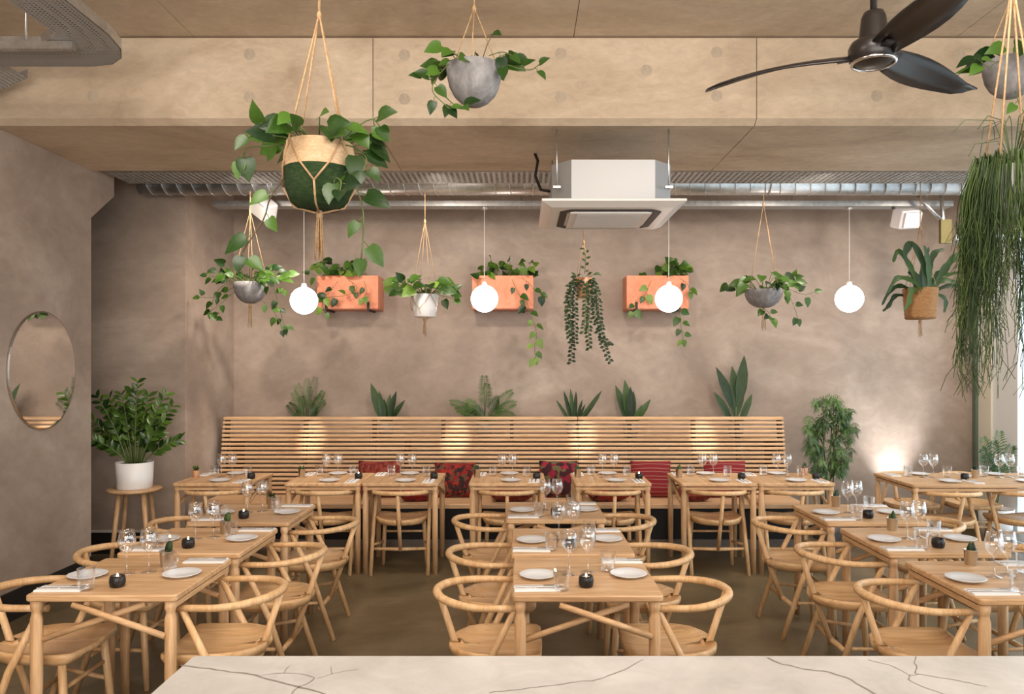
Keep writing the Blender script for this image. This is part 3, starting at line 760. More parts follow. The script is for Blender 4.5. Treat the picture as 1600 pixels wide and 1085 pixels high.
def setting(x, y, rz, where, s1, s2, lit, plant, pp, mirrorx=1, clay=False):
    """two covers at local x = -/+; s1, s2 name the two seats"""
    R = Matrix.Rotation(rz, 2)
    def W(a, b):
        v = R @ Vector((a*mirrorx, b)); return x+v.x+random.uniform(-.006,.006), y+v.y+random.uniform(-.006,.006)
    j = lambda: random.uniform(-.06,.06)
    for s, a, b_ in ((s1,-.212,-.03),(s2,.215,-.01)):
        px_, py_ = W(a, b_); put('side_plate', plate_m, px_, py_, 0, 'white side plate at the %s of %s' % (s, where), 'plate', 'white side plates')
    for s, a, b_ in (((s1,-.105,-.235),(s2,.122,.07)) if abs(rz) < .1 else ((s1,.08,-.17),(s2,.12,.14))):
        px_, py_ = W(a, b_); put('tumbler', tum_m, px_, py_, random.random(), 'clear water tumbler by the %s of %s' % (s, where), 'glass', 'water tumblers')
    for s, a, b_ in ((('left',-.055,.02),('right',.030,.06)) if abs(rz) < .1 else (('left',.05,.05),('right',.05,-.045))):
        px_, py_ = W(a, b_); put('wine_glass', wine_m, px_, py_, 0, 'stemmed wine glass, %s of the pair on %s' % (s, where), 'glass', 'wine glasses')
    for s, a, b_ in ((s1,-.212,-.225),(s2,.21,.25)):
        px_, py_ = W(a, b_); r = rz+j()
        put('napkin', nap_m, px_, py_, r, 'folded white napkin at the %s of %s' % (s, where), 'napkin', 'folded napkins')
        for nm, me, dy in (('fork', fork_m, .018), ('knife', knife_m, -.014)):
            v = Matrix.Rotation(r, 2) @ Vector((0, dy))
            put(nm, me, px_+v.x, py_+v.y, r+random.uniform(-.03,.03), 'steel %s at the %s of %s' % (nm, s, where), nm, 'table cutlery', ZT+.0082)
    px_, py_ = W(.0,-.185) if abs(rz) < .1 else W(-.06,-.25); candle(px_, py_, lit, where)
    if plant:
        px_, py_ = W(*pp); tinplant(px_, py_, plant, where, clay)
for cn in ('left','centre','right'):
    for i, (x, y) in enumerate(COLS[cn]):
        wh = 'the %s %s-column table' % (RANK[i], cn)
        lit = {'left': True, 'centre': i == 0, 'right': False}[cn]
        plant = {'left': 'pad' if i < 2 else 'herb', 'centre': None, 'right': 'cactus'}[cn]
        setting(x, y, 0, wh, 'left seat', 'right seat', lit, plant, {'left': (.06,.16), 'right': (-.03,.25), 'centre': (0,0)}[cn])
for i, (a, c) in enumerate(BX):
    wh = 'the %s bench table from the left' % ORD[i]
    setting((a+c)/2, YBT, PI/2, wh, 'near seat', 'bench seat', i in (1,4), {0:'herb',1:'herb',3:'cactus',4:'cactus',5:'cactus',6:'herb'}.get(i), (.03,.27) if i < 6 else (.2,-.25), 1, i in (0,6))
setting(3.56, 6.66, PI/2, 'the left half of the long right table', 'near seat', 'far seat', False, None, (0,0))
setting(4.22, 6.66, PI/2, 'the right half of the long right table', 'near seat', 'far seat', False, 'cactus', (.03,.27))

# ------------------------------------------------------------------ cushions on the bench
def kilim(name, cols, kind):
    m, N, L, b = newmat(name)
    mp = coords(N, L, (1,1,1)); n = noise(N, L, mp, 14, 4, .6, .5)
    if kind == 'stripe':
        w = N.new('ShaderNodeTexWave'); w.bands_direction = 'Z'; w.inputs['Scale'].default_value = 4.2; w.inputs['Distortion'].default_value = 1.2
        w.inputs['Detail'].default_value = 2; L.new(mp.outputs[0], w.inputs['Vector']); src = w.outputs['Fac']
    else:
        v = N.new('ShaderNodeTexVoronoi'); v.distance = 'MANHATTAN'; v.inputs['Scale'].default_value = 30 if kind == 'ikat' else 20
        mx = N.new('ShaderNodeVectorMath'); mx.operation = 'MULTIPLY_ADD'; mx.inputs[1].default_value = (.05,.05,.05); L.new(n.outputs['Color'], mx.inputs[0]); L.new(mp.outputs[0], mx.inputs[2])
        L.new(mx.outputs[0], v.inputs['Vector']); sp = N.new('ShaderNodeSeparateColor'); L.new(v.outputs['Color'], sp.inputs[0]); src = sp.outputs[0]
    r = ramp(N, [((k+.0)/len(cols), c) for k, c in enumerate(cols)]); r.color_ramp.interpolation = 'CONSTANT' if kind != 'stripe' else 'LINEAR'
    L.new(src, r.inputs[0]); L.new(r.outputs[0], b.inputs['Base Color']); b.inputs['Roughness'].default_value = .95
    n2 = noise(N, L, mp, 160, 2); bump(N, L, b, n2.outputs['Fac'], .5, .004)
    return m
KA = kilim('kilim_diamond', [srgb(120,28,24), srgb(70,24,22), srgb(150,44,32), srgb(92,66,44), srgb(134,30,28), srgb(40,26,24)], 'ikat')
KB = kilim('kilim_floral', [srgb(60,14,22), srgb(120,22,40), srgb(44,20,24), srgb(90,84,52), srgb(140,30,44), srgb(52,16,24)], 'floral')
KC = kilim('kilim_stripe', [srgb(118,22,28), srgb(140,30,36), srgb(70,18,24), srgb(170,120,104), srgb(126,24,30)], 'stripe')
KD = kilim('kilim_rust', [srgb(116,40,30), srgb(130,50,36), srgb(100,30,26), srgb(136,66,48)], 'ikat')
def cushion(x, y, z, w, h, mat, tilt, lab, lying=False):
    n = 10; vs = []; fs = []
    for side in (-1, 1):
        for i in range(n+1):
            for j in range(n+1):
                u, v = i/n*2-1, j/n*2-1
                d = .065*((1-u**4)*(1-v**4))**.6
                pu, pv = u*(1-.06*(1-v*v)*0-.05*(v**2)*abs(u)*-1*0-.04*(1-abs(v))**0*0), v
                k = 1-.05*(1-abs(u*v))
                vs.append((u*w/2*(k if abs(u) > .9 else 1), side*d, v*h/2*(k if abs(v) > .9 else 1)+h/2))
    for s in range(2):
        b = s*(n+1)**2
        for i in range(n):
            for j in range(n): fs.append((b+i*(n+1)+j, b+(i+1)*(n+1)+j, b+(i+1)*(n+1)+j+1, b+i*(n+1)+j+1))
    o = MB().add(vs, fs, True).build('kilim_cushion', mat)
    o.location = (x,y,z); o.rotation_euler = (tilt, 0, random.uniform(-.06,.06))
    tag(o, lab, 'cushion', 'patterned cushions on the bench'); return o
cushion(-.655, 7.50, .452, .40, .34, KA, -.22, 'dark red diamond patterned cushion left of the fourth bench table')
cushion(.36, 7.50, .452, .38, .36, KB, -.22, 'dark floral cushion between the fourth and fifth bench tables')
cushion(1.27, 7.50, .452, .40, .36, KC, -.22, 'bright red striped cushion right of the fifth bench table')
cushion(-1.40, 7.50, .452, .42, .36, KD, -.22, 'rust red cushion behind the second and third bench tables')
cushion(2.0, 7.50, .452, .42, .36, KC, -.22, 'red striped cushion behind the sixth and seventh bench tables')
def lying(x, w, mat, lab):
    o = cushion(x, 7.45, .512, w, .34, mat, PI/2, lab); o.location.y = 7.56; o.rotation_euler = (PI/2,0,.1)
lying(-1.03, .30, KA, 'flat red cushion lying on the bench behind the third table')
lying(-.12, .40, KD, 'flat rust cushion lying on the bench behind the fourth table')
lying(.80, .38, KA, 'flat red cushion lying on the bench behind the fifth table')
lying(1.63, .27, KD, 'flat rust cushion lying on the bench behind the sixth table')

# ------------------------------------------------------------------ stool with the potted plant
sx, sy, sh = -3.335, 6.62, .685
so = thing('round_stool', 'tall round wooden stool carrying the white pot by the left wall', 'stool', (sx,sy,0))
MB().lathe([(.0,sh-.03),(.20,sh-.03),(.216,sh-.022),(.22,sh-.012),(.216,sh-.002),(.208,sh),(.0,sh)], 32).build('seat', M['oakx'], so)
for k in range(4):
    a = PI/4+k*PI/2+.2
    MB().tube([(.135*math.cos(a),.135*math.sin(a),sh-.03),(.215*math.cos(a),.215*math.sin(a),0)], [.021,.017], 12).build('leg', M['oakz'], so)
for k in range(4):
    a, a2 = PI/4+k*PI/2+.2, PI/4+(k+1)*PI/2+.2; rr = .187
    MB().tube([(rr*math.cos(a),rr*math.sin(a),.23),(rr*math.cos(a2),rr*math.sin(a2),.23)], .011, 8).build('stretcher', M['oakx'], so)

# ------------------------------------------------------------------ plants
def leaf_mesh(name, mat, rows, fold=.25, droop=.22):
    """rows of (t, half width, side t offset); unit length along +Y, face up +Z"""
    q = MB(); vs = []; fs = []
    for t, w, dt in rows:
        z = -droop*t*t
        vs += [(-w, t+dt, z+fold*w), (0, t, z), (w, t+dt, z+fold*w)]
    for i in range(len(rows)-1):
        for k in range(2): fs.append((3*i+k, 3*i+k+1, 3*i+4+k, 3*i+3+k))
    q.add(vs, fs, True); return q.mesh(name, mat)
HEART = [(0,.02,0),(.06,.24,-.08),(.2,.36,-.04),(.4,.37,0),(.6,.29,0),(.8,.15,0),(1.0,.004,0)]
OVAL = [(0,.02,0),(.15,.14,0),(.38,.22,0),(.62,.21,0),(.84,.11,0),(1.0,.004,0)]
LANCE = [(0,.012,0),(.15,.06,0),(.4,.105,0),(.65,.10,0),(.85,.055,0),(1.0,.003,0)]
SWORD = [(0,.035,0),(.25,.05,0),(.55,.058,0),(.8,.045,0),(1.0,.003,0)]
L_POTHOS = [leaf_mesh('leaf', M['leaf'], HEART, .22, .25), leaf_mesh('leaf', M['leaf'], HEART, .34, .12)]
L_LIME = [leaf_mesh('leaf', M['leaf2'], HEART, .22, .25), leaf_mesh('leaf', M['leaf'], HEART, .3, .15)]
L_OVAL = [leaf_mesh('leaf', M['leaf_dark'], OVAL, .25, .15)]
L_ZZ = [leaf_mesh('leaflet', M['leaf_zz'], OVAL, .3, .12)]
L_LANCE = [leaf_mesh('leaf', M['leaf_dark'], LANCE, .35, .18)]
L_SWORD = [leaf_mesh('leaf', M['leaf_dark'], SWORD, .5, .06)]
def orient(d, up):
    d = d.normalized(); x = d.cross(up)
    if x.length < 1e-4: x = d.orthogonal()
    x.normalize(); z = x.cross(d)
    return Matrix((x, d, z)).transposed().to_4x4()
def put_leaf(root, me, p, d, up, size, name='leaf'):
    Mx = Matrix.Translation(p) @ orient(Vector(d), Vector(up)) @ Matrix.Scale(size, 4)
    return inst(name, me, root, M=Mx)
rv = lambda a=1.0: Vector((random.uniform(-a,a), random.uniform(-a,a), random.uniform(-a,a)))
def smooth(pts, n=4):
    out = []; m = len(pts)
    for i in range(m-1):
        p0, p1, p2, p3 = pts[max(i-1,0)], pts[i], pts[i+1], pts[min(i+2,m-1)]
        for k in range(n):
            t = k/n
            out.append(.5*((2*p1)+(p2-p0)*t+(2*p0-5*p1+4*p2-p3)*t*t+(3*p1-p0-3*p2+p3)*t**3))
    out.append(pts[-1]); return out
def along(pts, step):
    """points and tangents every step metres"""
    out = []; acc = step*.6
    for a, b in zip(pts[:-1], pts[1:]):
        L = (b-a).length; d = (b-a)/max(L,1e-6)
        while acc <= L: out.append((a+d*acc, d)); acc += step
        acc -= L
    return out
def vine(root, pts, r, leaves, size, step, mat=None, face=Vector((0,-.95,.4))):
    pts = smooth([Vector(p) for p in pts])
    MB().tube(pts, r, 5).build('vine', mat or M['vine'], root)
    sgn = 1
    for p, t in along(pts, step):
        side = t.cross(Vector((0,-1,0)))
        if side.length < .1: side = Vector((1,0,0))
        side = side.normalized()*sgn; sgn = -sgn
        d = t*.5+side*.8+Vector((0,-.25,-.35))+rv(.3)
        st = p+d.normalized()*size*.35
        put_leaf(root, random.choice(leaves), st, d, face+rv(.35), size*random.uniform(.7,1.15))
        MB().tube([p, p.lerp(st,.6)+Vector((0,0,.003)), st], r*.6, 4).build('petiole', M['vine'], root)
    e = pts[-1]; t = (pts[-1]-pts[-2]).normalized()
    put_leaf(root, random.choice(leaves), e, t+Vector((0,-.2,-.2)), face, size*.8)
def crown(root, c, R, n, leaves, size, rise=.1, squash=1.0, zc=0):
    for k in range(n):
        a = random.random()*2*PI; rr = R*math.sqrt(random.random())*1.0
        e = random.uniform(.15, 1.25)
        base = Vector((c[0]+rr*.5*math.cos(a), c[1]+rr*.5*math.sin(a), c[2]))
        d = Vector((math.cos(a)*math.cos(e), math.sin(a)*math.cos(e)*squash, math.sin(e)))
        h = rise*random.uniform(.35, 1.0)
        p = base+d*h+Vector((math.cos(a)*rr*.55, math.sin(a)*rr*.55, zc))
        MB().tube([base-Vector((0,0,.01)), base.lerp(p,.6)+Vector((0,0,.01)), p], .0022*size/.08, 4).build('petiole', M['vine'], root)
        ld = Vector((math.cos(a), math.sin(a)*squash, random.uniform(-.7,.35)))+rv(.35)
        put_leaf(root, random.choice(leaves), p, ld, Vector((0,-.95,.45))+rv(.45), size*random.uniform(.7,1.2))
def hanger(root, R, H, top, n=4, net=True, tassel=.2, rr=.004, a0=.4, rim=None, mat=None):
    """jute cords from a knot at local height top, round the pot, to a tassel"""
    mat = mat or M['rope']; rim = rim or R
    for k in range(n):
        a = a0+2*PI*k/n; c, s = math.cos(a), math.sin(a)
        pts = [Vector((0,0,top)), Vector((rim*1.03*c, rim*1.03*s, H*1.0))]
        MB().tube(pts, rr, 6).build('cord', mat, root)
        if net:
            for sg in (-1, 1):
                a2 = a+sg*PI/n
                MB().tube([pts[1], Vector((R*1.04*math.cos((a+a2)/2), R*1.04*math.sin((a+a2)/2), H*.62)), Vector((R*1.03*math.cos(a2), R*1.03*math.sin(a2), H*.33))], rr, 6).build('cord', mat, root)
            a2 = a+PI/n
            MB().tube([Vector((R*1.03*math.cos(a2), R*1.03*math.sin(a2), H*.33)), Vector((R*.72*math.cos(a2), R*.72*math.sin(a2), H*.02)), Vector((0,0,-.02))], rr, 6).build('cord', mat, root)
    if tassel:
        q = MB()
        for k in range(12):
            a = k*.9; w = .006+.011*random.random()
            q.tube([(0,0,-.01),(w*.8*math.cos(a),w*.8*math.sin(a),-.05),(w*1.3*math.cos(a),w*1.3*math.sin(a),-tassel*random.uniform(.8,1.05))], rr*.7, 5)
        q.build('tassel', mat, root)
        MB().lathe([(.0,-.045),(.013,-.04),(.015,-.025),(.013,-.008),(.0,-.003)], 10).build('knot', mat, root)
def topknot(root, top, zend, rr=.004):
    MB().tube([(0,0,top),(0,0,zend)], rr*1.3, 6).build('cord', M['rope'], root)
    MB().lathe([(.0,top-.03),(.010,top-.02),(.011,top),(.0,top+.02)], 8).build('knot', M['rope'], root)
def soil(root, R, z): MB().lathe([(R,z),(R*.5,z+.008),(.0,z+.012)], 16).build('soil', M['soil'], root)
def bowl(root, R, H, mat, name='bowl'):
    pr = [(.0,0),(R*.30,.0),(R*.52,H*.09),(R*.74,H*.26),(R*.89,H*.48),(R*.97,H*.74),(R,H),(R*.95,H),(R*.92,H*.8),(.0,H*.8)]
    MB().lathe(pr, 28).build(name, mat, root); soil(root, R*.92, H*.86)
def vp(base, d, pts, dy=0.0, spread=.0):
    """photo pixel polyline at depth d -> local points of a plant whose origin is base"""
    return [P(x, y, d)+Vector((0, dy+spread*i, 0))-base for i, (x, y) in enumerate(pts)]

# 1 large pothos in a two tone pot, front left
d = 3.3; B = P(499, 327, d)
h1 = thing('hanging_pothos', 'large trailing pothos in a tan and green macrame pot near the ceiling', 'hanging plant', B, 0, 'hanging plants')
R, H = .148, .27
MB().lathe([(R*1.0,H*.62),(R*1.02,H*.8),(R*.96,H*1.02),(R*.93,H*1.03),(R*.92,H*.9),(.0,H*.88)], 28).build('pot_rim', M['felt_tan'], h1)
MB().lathe([(.0,0),(R*.6,0),(R*.82,H*.1),(R*.97,H*.34),(R*1.0,H*.625)], 28).build('pot_base', M['felt_green'], h1)
soil(h1, R*.9, H*.92)
top = (P(495,22,d)-B).z; hanger(h1, R, H, top, 4, True, .22, .0045, .9); topknot(h1, top, ZC-B.z, .005)
crown(h1, (0,0,H-.01), .15, 40, L_POTHOS, .11, .13, .8)
for pts, sp in ((( (450,232),(425,236),(395,240),(388,262)),-.01), (((440,228),(420,212),(400,226)),-.02), (((450,285),(432,315),(424,350),(400,392),(396,408)),-.02),
                (((545,250),(552,275),(570,320),(575,360),(572,410)),-.01), (((540,225),(560,210),(588,198),(602,212)),-.02), (((540,232),(562,240),(580,258),(575,280)),-.02), (((520,280),(545,295),(552,318)),-.09)):
    vine(h1, vp(B, d, pts, -.06, sp), .0032, L_POTHOS, .10, .105, M['vinebrown'] if pts[0] == (450,285) else None)
# 2 grey bowl, top centre
d = 3.7; B = P(741, 165, d)
h2 = thing('hanging_pothos', 'pothos in a grey concrete bowl hanging at the top centre', 'hanging plant', B, 0, 'hanging plants')
R, H = .135, .185; bowl(h2, R, H, M['potgrey'])
top = (P(738,12,d)-B).z; hanger(h2, R, H, top, 3, False, 0, .003, .5); topknot(h2, top, ZC-B.z, .003)
crown(h2, (0,0,H-.01), .13, 34, L_POTHOS, .085, .13, .8)
for pts, sp in ((((705,105),(688,128),(680,145),(682,160),(695,175),(708,188)),-.02), (((690,120),(676,134),(662,132)),-.02), (((770,105),(795,112),(812,120),(830,124),(842,118)),-.02), (((765,95),(785,92),(800,100)),-.02), (((700,160),(715,178),(728,186)),-.06)):
    vine(h2, vp(B, d, pts, -.06, sp), .0025, L_POTHOS, .075, .085)
# 3 grey bowl, top right
d = 3.7; B = P(1580, 152, d)
h3 = thing('hanging_pothos', 'pothos in a grey concrete bowl at the top right edge', 'hanging plant', B, 0, 'hanging plants')
R, H = .125, .17; bowl(h3, R, H, M['potgrey'])
top = .48; hanger(h3, R, H, top, 3, False, 0, .003, .2); topknot(h3, top, ZC-B.z, .003)
crown(h3, (0,0,H), .13, 16, L_POTHOS, .105, .10, .8)
for pts, sp in ((((1555,100),(1540,108),(1525,118),(1510,112)),-.02), (((1575,150),(1572,180),(1585,215)),-.05)):
    vine(h3, vp(B, d, pts, -.06, sp), .0025, L_POTHOS, .085, .1)
# 4 big rhipsalis curtain, right edge
d = 3.0; B = P(1582, 352, d)
h4 = thing('hanging_rhipsalis', 'huge mop of thin trailing green stems in a white pot at right edge', 'hanging plant', B, 0, 'hanging plants')
R, H = .105, .22
MB().lathe([(.0,0),(R*.7,0),(R*.8,.01),(R,H),(R*.95,H),(R*.9,H*.9),(.0,H*.9)], 24).build('pot', M['potwhite'], h4); soil(h4, R*.9, H*.92)
top = .95; hanger(h4, R, H, top, 4, False, 0, .004, .6); topknot(h4, top, ZC-B.z, .004)
for grp in range(7):
    q = MB()
    for k in range(66):
        a = random.uniform(.5*PI, 1.75*PI) if random.random() < .7 else random.random()*2*PI
        ro = R*random.uniform(.6,1.0); out = random.uniform(.02,.075)
        p = Vector((ro*math.cos(a), ro*math.sin(a), H*.95)); pts = [p]
        p2 = Vector(((ro+out*.55)*math.cos(a), (ro+out*.55)*math.sin(a), H+random.uniform(.0,.06))); pts.append(p2)
        Lg = .2+.62*random.random()**1.3
        x, y = (ro+out)*math.cos(a), (ro+out)*math.sin(a); ph = random.random()*6
        nseg = 6
        for j in range(1, nseg+1):
            t = j/nseg
            pts.append(Vector((x+.022*t*math.sin(ph+t*9)+.03*t*math.cos(a), y+.022*t*math.cos(ph+t*7)+.02*t*math.sin(a), H-.03-Lg*t)))
        q.tube(pts, [.0021]*5+[.0014]*(len(pts)-5), 3, caps=False)
        for s in range(3):
            j = random.randint(4, 7); b0 = pts[j]; e = b0+Vector((random.uniform(-.05,.05), random.uniform(-.05,.05), -random.uniform(.05,.11)))
            q.tube([b0, b0.lerp(e,.5)+rv(.008), e], .0013, 3, caps=False)
    q.build('trailing_stems', M['moss'], h4)['kind'] = 'stuff'
q = MB()
for k in range(26):
    a = random.random()*2*PI; e = Vector((math.cos(a)*random.uniform(.08,.28), math.sin(a)*.15, H+random.uniform(.08,.24)))
    q.tube([Vector((0,0,H)), Vector((e.x*.4,e.y*.4,H+(e.z-H)*1.0)), e, e+Vector((e.x*.25,0,-.05))], .0018, 3, caps=False)
q.build('upright_stems', M['moss'], h4)['kind'] = 'stuff'
# 5 left small bowl
def smallbowl(px, py, d, R, H, lab, topy, vines, ncrown, size, leaves, potm, tassel=.16, cr=.15, net=False, shape='bowl', ztop=None, rise=.16):
    B = P(px, py, d); r = thing('hanging_plant', lab, 'hanging plant', B, 0, 'hanging plants')
    if shape == 'bowl': bowl(r, R, H, potm)
    elif shape == 'pot':
        MB().lathe([(.0,0),(R*.78,0),(R*.82,.008),(R,H),(R*.94,H),(R*.9,H*.88),(.0,H*.88)], 24).build('pot', potm, r); soil(r, R*.9, H*.9)
    elif shape == 'basket':
        pr = [(.0,0),(R*.82,0),(R*.86,.008)]
        for k in range(1, 19): pr.append((R*(.86+.14*k/18)+(.003 if k % 2 else -.001), H*k/18))
        pr += [(R*.95,H),(R*.92,H*.9),(.0,H*.9)]
        MB().lathe(pr, 28).build('basket', potm, r); soil(r, R*.9, H*.92)
    top = (P(px, topy, d)-B).z; hanger(r, R, H, top, 4, net, tassel, .0024, .5); topknot(r, top, (ztop or ZC)-B.z, .0026)
    if ncrown: crown(r, (0,0,H), cr, ncrown, leaves, size, rise, .8)
    for pts, sp, st in vines: vine(r, vp(B, d, pts, -.05, sp), .0022, leaves, size*.85, st)
    return r, B
smallbowl(391, 474, 6.75, .145, .18, 'bushy trailing plant in a grey bowl by the left pier', 330, [
    (((370,440),(350,450),(340,465),(335,490)),-.01,.1), (((375,445),(345,465),(318,466)),-.02,.12), (((372,455),(350,475),(330,492),(345,498)),-.01,.1),
    (((415,440),(432,455),(440,480),(450,515)),-.01,.08), (((410,470),(425,480),(440,500),(447,518)),-.02,.08), (((415,430),(440,440),(448,455)),-.01,.08), (((365,440),(345,435),(328,432)),-.01,.1)],
    60, .088, L_POTHOS, M['potgrey'], .21, .23, ztop=3.27)
# 6 white pot
smallbowl(664, 496, 6.8, .122, .20, 'leafy green plant in a white pot between two globe lamps', 345, [
    (((685,462),(702,466),(712,470)),-.02,.08), (((645,462),(632,458),(624,450)),-.02,.08)], 34, .12, L_LIME, M['potwhite'], .17, .16, True, 'pot', 3.27, .17)
# 7 string plant in a cork pot
r, B = smallbowl(912, 466, 6.6, .075, .17, 'cork pot with long dense strands of small leaves below the air conditioner', 378, [], 8, .055, L_OVAL, M['potclay'], 0, .08, False, 'pot', 3.315, .06)
for pts, n_ in ((((905,440),(893,445),(890,500),(893,535),(891,568)),44),(((900,438),(889,450),(886,490),(889,525)),36),(((908,438),(898,460),(898,500),(897,540)),34),
            (((920,438),(926,445),(928,490),(938,530),(952,566)),44),(((918,440),(922,470),(918,510),(920,545)),34),(((922,438),(932,455),(935,495),(942,530),(955,540)),38),(((915,440),(914,480),(911,520)),26),(((912,430),(914,400),(911,390)),8)):
    pts = smooth(vp(B, 6.6, pts, -.075-.02*random.random(), 0), 6); q = MB(); q.tube(pts, .002, 4)
    Ltot = sum((b-a).length for a, b in zip(pts[:-1], pts[1:])); sg = 1
    for p, t in along(pts, Ltot/n_):
        s = Vector((sg,0,0)); sg = -sg
        dd = (s*.8+t*.45+rv(.35)).normalized(); sd = dd.cross(Vector((0,-1,.3))+rv(.3)).normalized()*.0145; z = random.uniform(.033,.050)
        mid = p+dd*z*.5+Vector((0,-.004,0)); q.add([p, mid+sd, p+dd*z, mid-sd], [(0,1,2,3)])
    q.build('leafy_strand', M['leaf_dark'], r)['kind'] = 'stuff'
# 8 grey half bowl
smallbowl(1193, 481, 6.8, .165, .155, 'sparse plant in a grey half bowl right of the copper boxes', 318, [
    (((1215,452),(1228,462),(1236,480),(1242,500)),-.01,.11), (((1215,448),(1232,455),(1250,462),(1266,458)),-.02,.09), (((1210,445),(1228,440),(1238,436)),-.02,.09), (((1188,480),(1192,492),(1188,500)),-.12,.06)],
    30, .10, L_POTHOS, M['potgrey'], .20, .18, ztop=3.27)
# 9 basket with strap leaved fern
d = 6.5
r, B = smallbowl(1438, 499, d, .138, .26, 'woven basket of broad strap leaves hanging by the right speaker', 355, [], 0, .1, L_LANCE, M['basket'], .15, .1, False, 'basket', 3.3)
def strap(root, pts, w, mat, name='leaf'):
    pts = smooth([Vector(p) for p in pts], 5); m = len(pts); vs = []; fs = []
    for i, p in enumerate(pts):
        t = (pts[min(i+1,m-1)]-pts[max(i-1,0)]).normalized(); s = t.cross(Vector((.15,-.9,.4))).normalized()
        u = i/(m-1); ww = .68*w*(.35+1.0*math.sin(PI*min(1,.12+u*.86)))*(1+.22*math.sin(u*22)) * (1 if u < .97 else .2)
        nrm = s.cross(t)*.25*ww
        vs += [p-s*ww+nrm, p, p+s*ww+nrm]
    for i in range(m-1): fs += [(3*i,3*i+1,3*i+4,3*i+3),(3*i+1,3*i+2,3*i+5,3*i+4)]
    MB().add(vs, fs, True).build(name, mat, root)
for pts, w in ((((1430,455),(1415,420),(1398,395),(1390,412)),.030),(((1432,452),(1428,415),(1412,385),(1402,400),(1406,420)),.034),(((1440,452),(1436,415),(1428,388)),.030),
    (((1445,452),(1452,420),(1462,395),(1478,390)),.030),(((1448,455),(1465,425),(1482,405),(1495,396)),.032),(((1442,452),(1444,420),(1455,385)),.028),
    (((1428,455),(1410,440),(1392,438),(1380,460)),.026),(((1425,458),(1405,448),(1388,455),(1376,478)),.022),(((1425,460),(1412,455),(1405,475),(1395,488)),.024),(((1420,462),(1402,462),(1392,478),(1384,486)),.02),
    (((1450,455),(1475,438),(1495,444),(1508,462)),.026),(((1452,458),(1478,448),(1500,452),(1516,475)),.022),(((1456,460),(1470,470),(1468,490)),.024),(((1448,450),(1458,430),(1470,432),(1485,428)),.026),
    (((1435,450),(1425,432),(1412,428)),.030),(((1442,450),(1450,432),(1462,438)),.032),(((1436,450),(1430,430),(1424,410)),.028)):
    strap(r, vp(B, d, pts, random.uniform(-.14,.06), random.uniform(-.03,.02)), w, M['leaf_dark'])
# copper wall planters
for (x0, x1), lab, cx, vs_ in (((500,594),'copper wall planter box with pothos, leftmost of the three',(-.26,.02),[(((545,438),(560,450),(545,462),(520,465),(508,468)),.1),(((530,440),(520,455),(505,470),(512,490)),.12),(((570,440),(575,455),(568,468)),.09),(((515,432),(498,432),(486,428)),.08)]),
        ((739,833),'copper wall planter box with pothos, middle one behind the globe',(-.3,.3),[(((760,435),(748,440),(745,452)),.08),(((815,435),(828,445),(835,455),(846,460)),.1),(((800,438),(808,455),(815,470)),.1),(((822,470),(830,495),(838,520),(835,545),(837,560)),.07)]),
        ((977,1072),'copper wall planter box with pothos, rightmost of the three',(.05,.3),[(((1060,436),(1072,445),(1076,458)),.08),(((1015,440),(1010,455),(1004,465)),.08),(((1055,470),(1060,490),(1062,510),(1066,532)),.06),(((992,470),(990,480),(986,488)),.05)])):
    d = 8.1; B = P((x0+x1)/2, 484, d); B.y = YB-.16; w = (x1-x0)/F*8.12/2; Hh = .345
    t = thing('wall_planter', lab, 'planter', B, 0, 'copper planters on the back wall')
    q = MB()
    for a in ((-w,w,-.16,-.154,0,Hh),(-w,w,.154,.16,0,Hh),(-w,-w+.006,-.154,.154,0,Hh),(w-.006,w,-.154,.154,0,Hh),(-w,w,-.16,.16,-.004,.004)): q.box(*a)
    q.build('copper_box', M['copper'], t)
    MB().box(-w+.007,w-.007,-.153,.153,Hh-.06,Hh-.05).build('soil', M['soil'], t)
    for s in (-1, 1):
        q = MB(); q.box(s*(w-.10)-.012, s*(w-.10)+.012, -.175, .16, -.02, -.005); q.box(s*(w-.10)-.012, s*(w-.10)+.012, -.178, -.163, -.02, .07); q.build('bracket', M['black'], t)
    for k in range(38):
        a = random.uniform(cx[0], cx[1]) if random.random() < .85 else random.uniform(-w*.8,w*.8)
        p0 = Vector((a, random.uniform(-.12,.05), Hh-.05)); p1 = p0+Vector((random.uniform(-.09,.09), random.uniform(-.14,0), random.uniform(.06,.21)))
        MB().tube([p0, p1], .002, 4).build('petiole', M['vine'], t)
        put_leaf(t, random.choice(L_LIME), p1, Vector((random.uniform(-1,1), -.6, random.uniform(-.7,.4))), Vector((0,-.9,.45))+rv(.4), random.uniform(.075,.12))
    for pts, st in vs_: vine(t, [p_+Vector((0,-.06,0)) for p_ in [P(x,y,7.95)-B for x,y in pts]], .0025, L_LIME, .095, st)

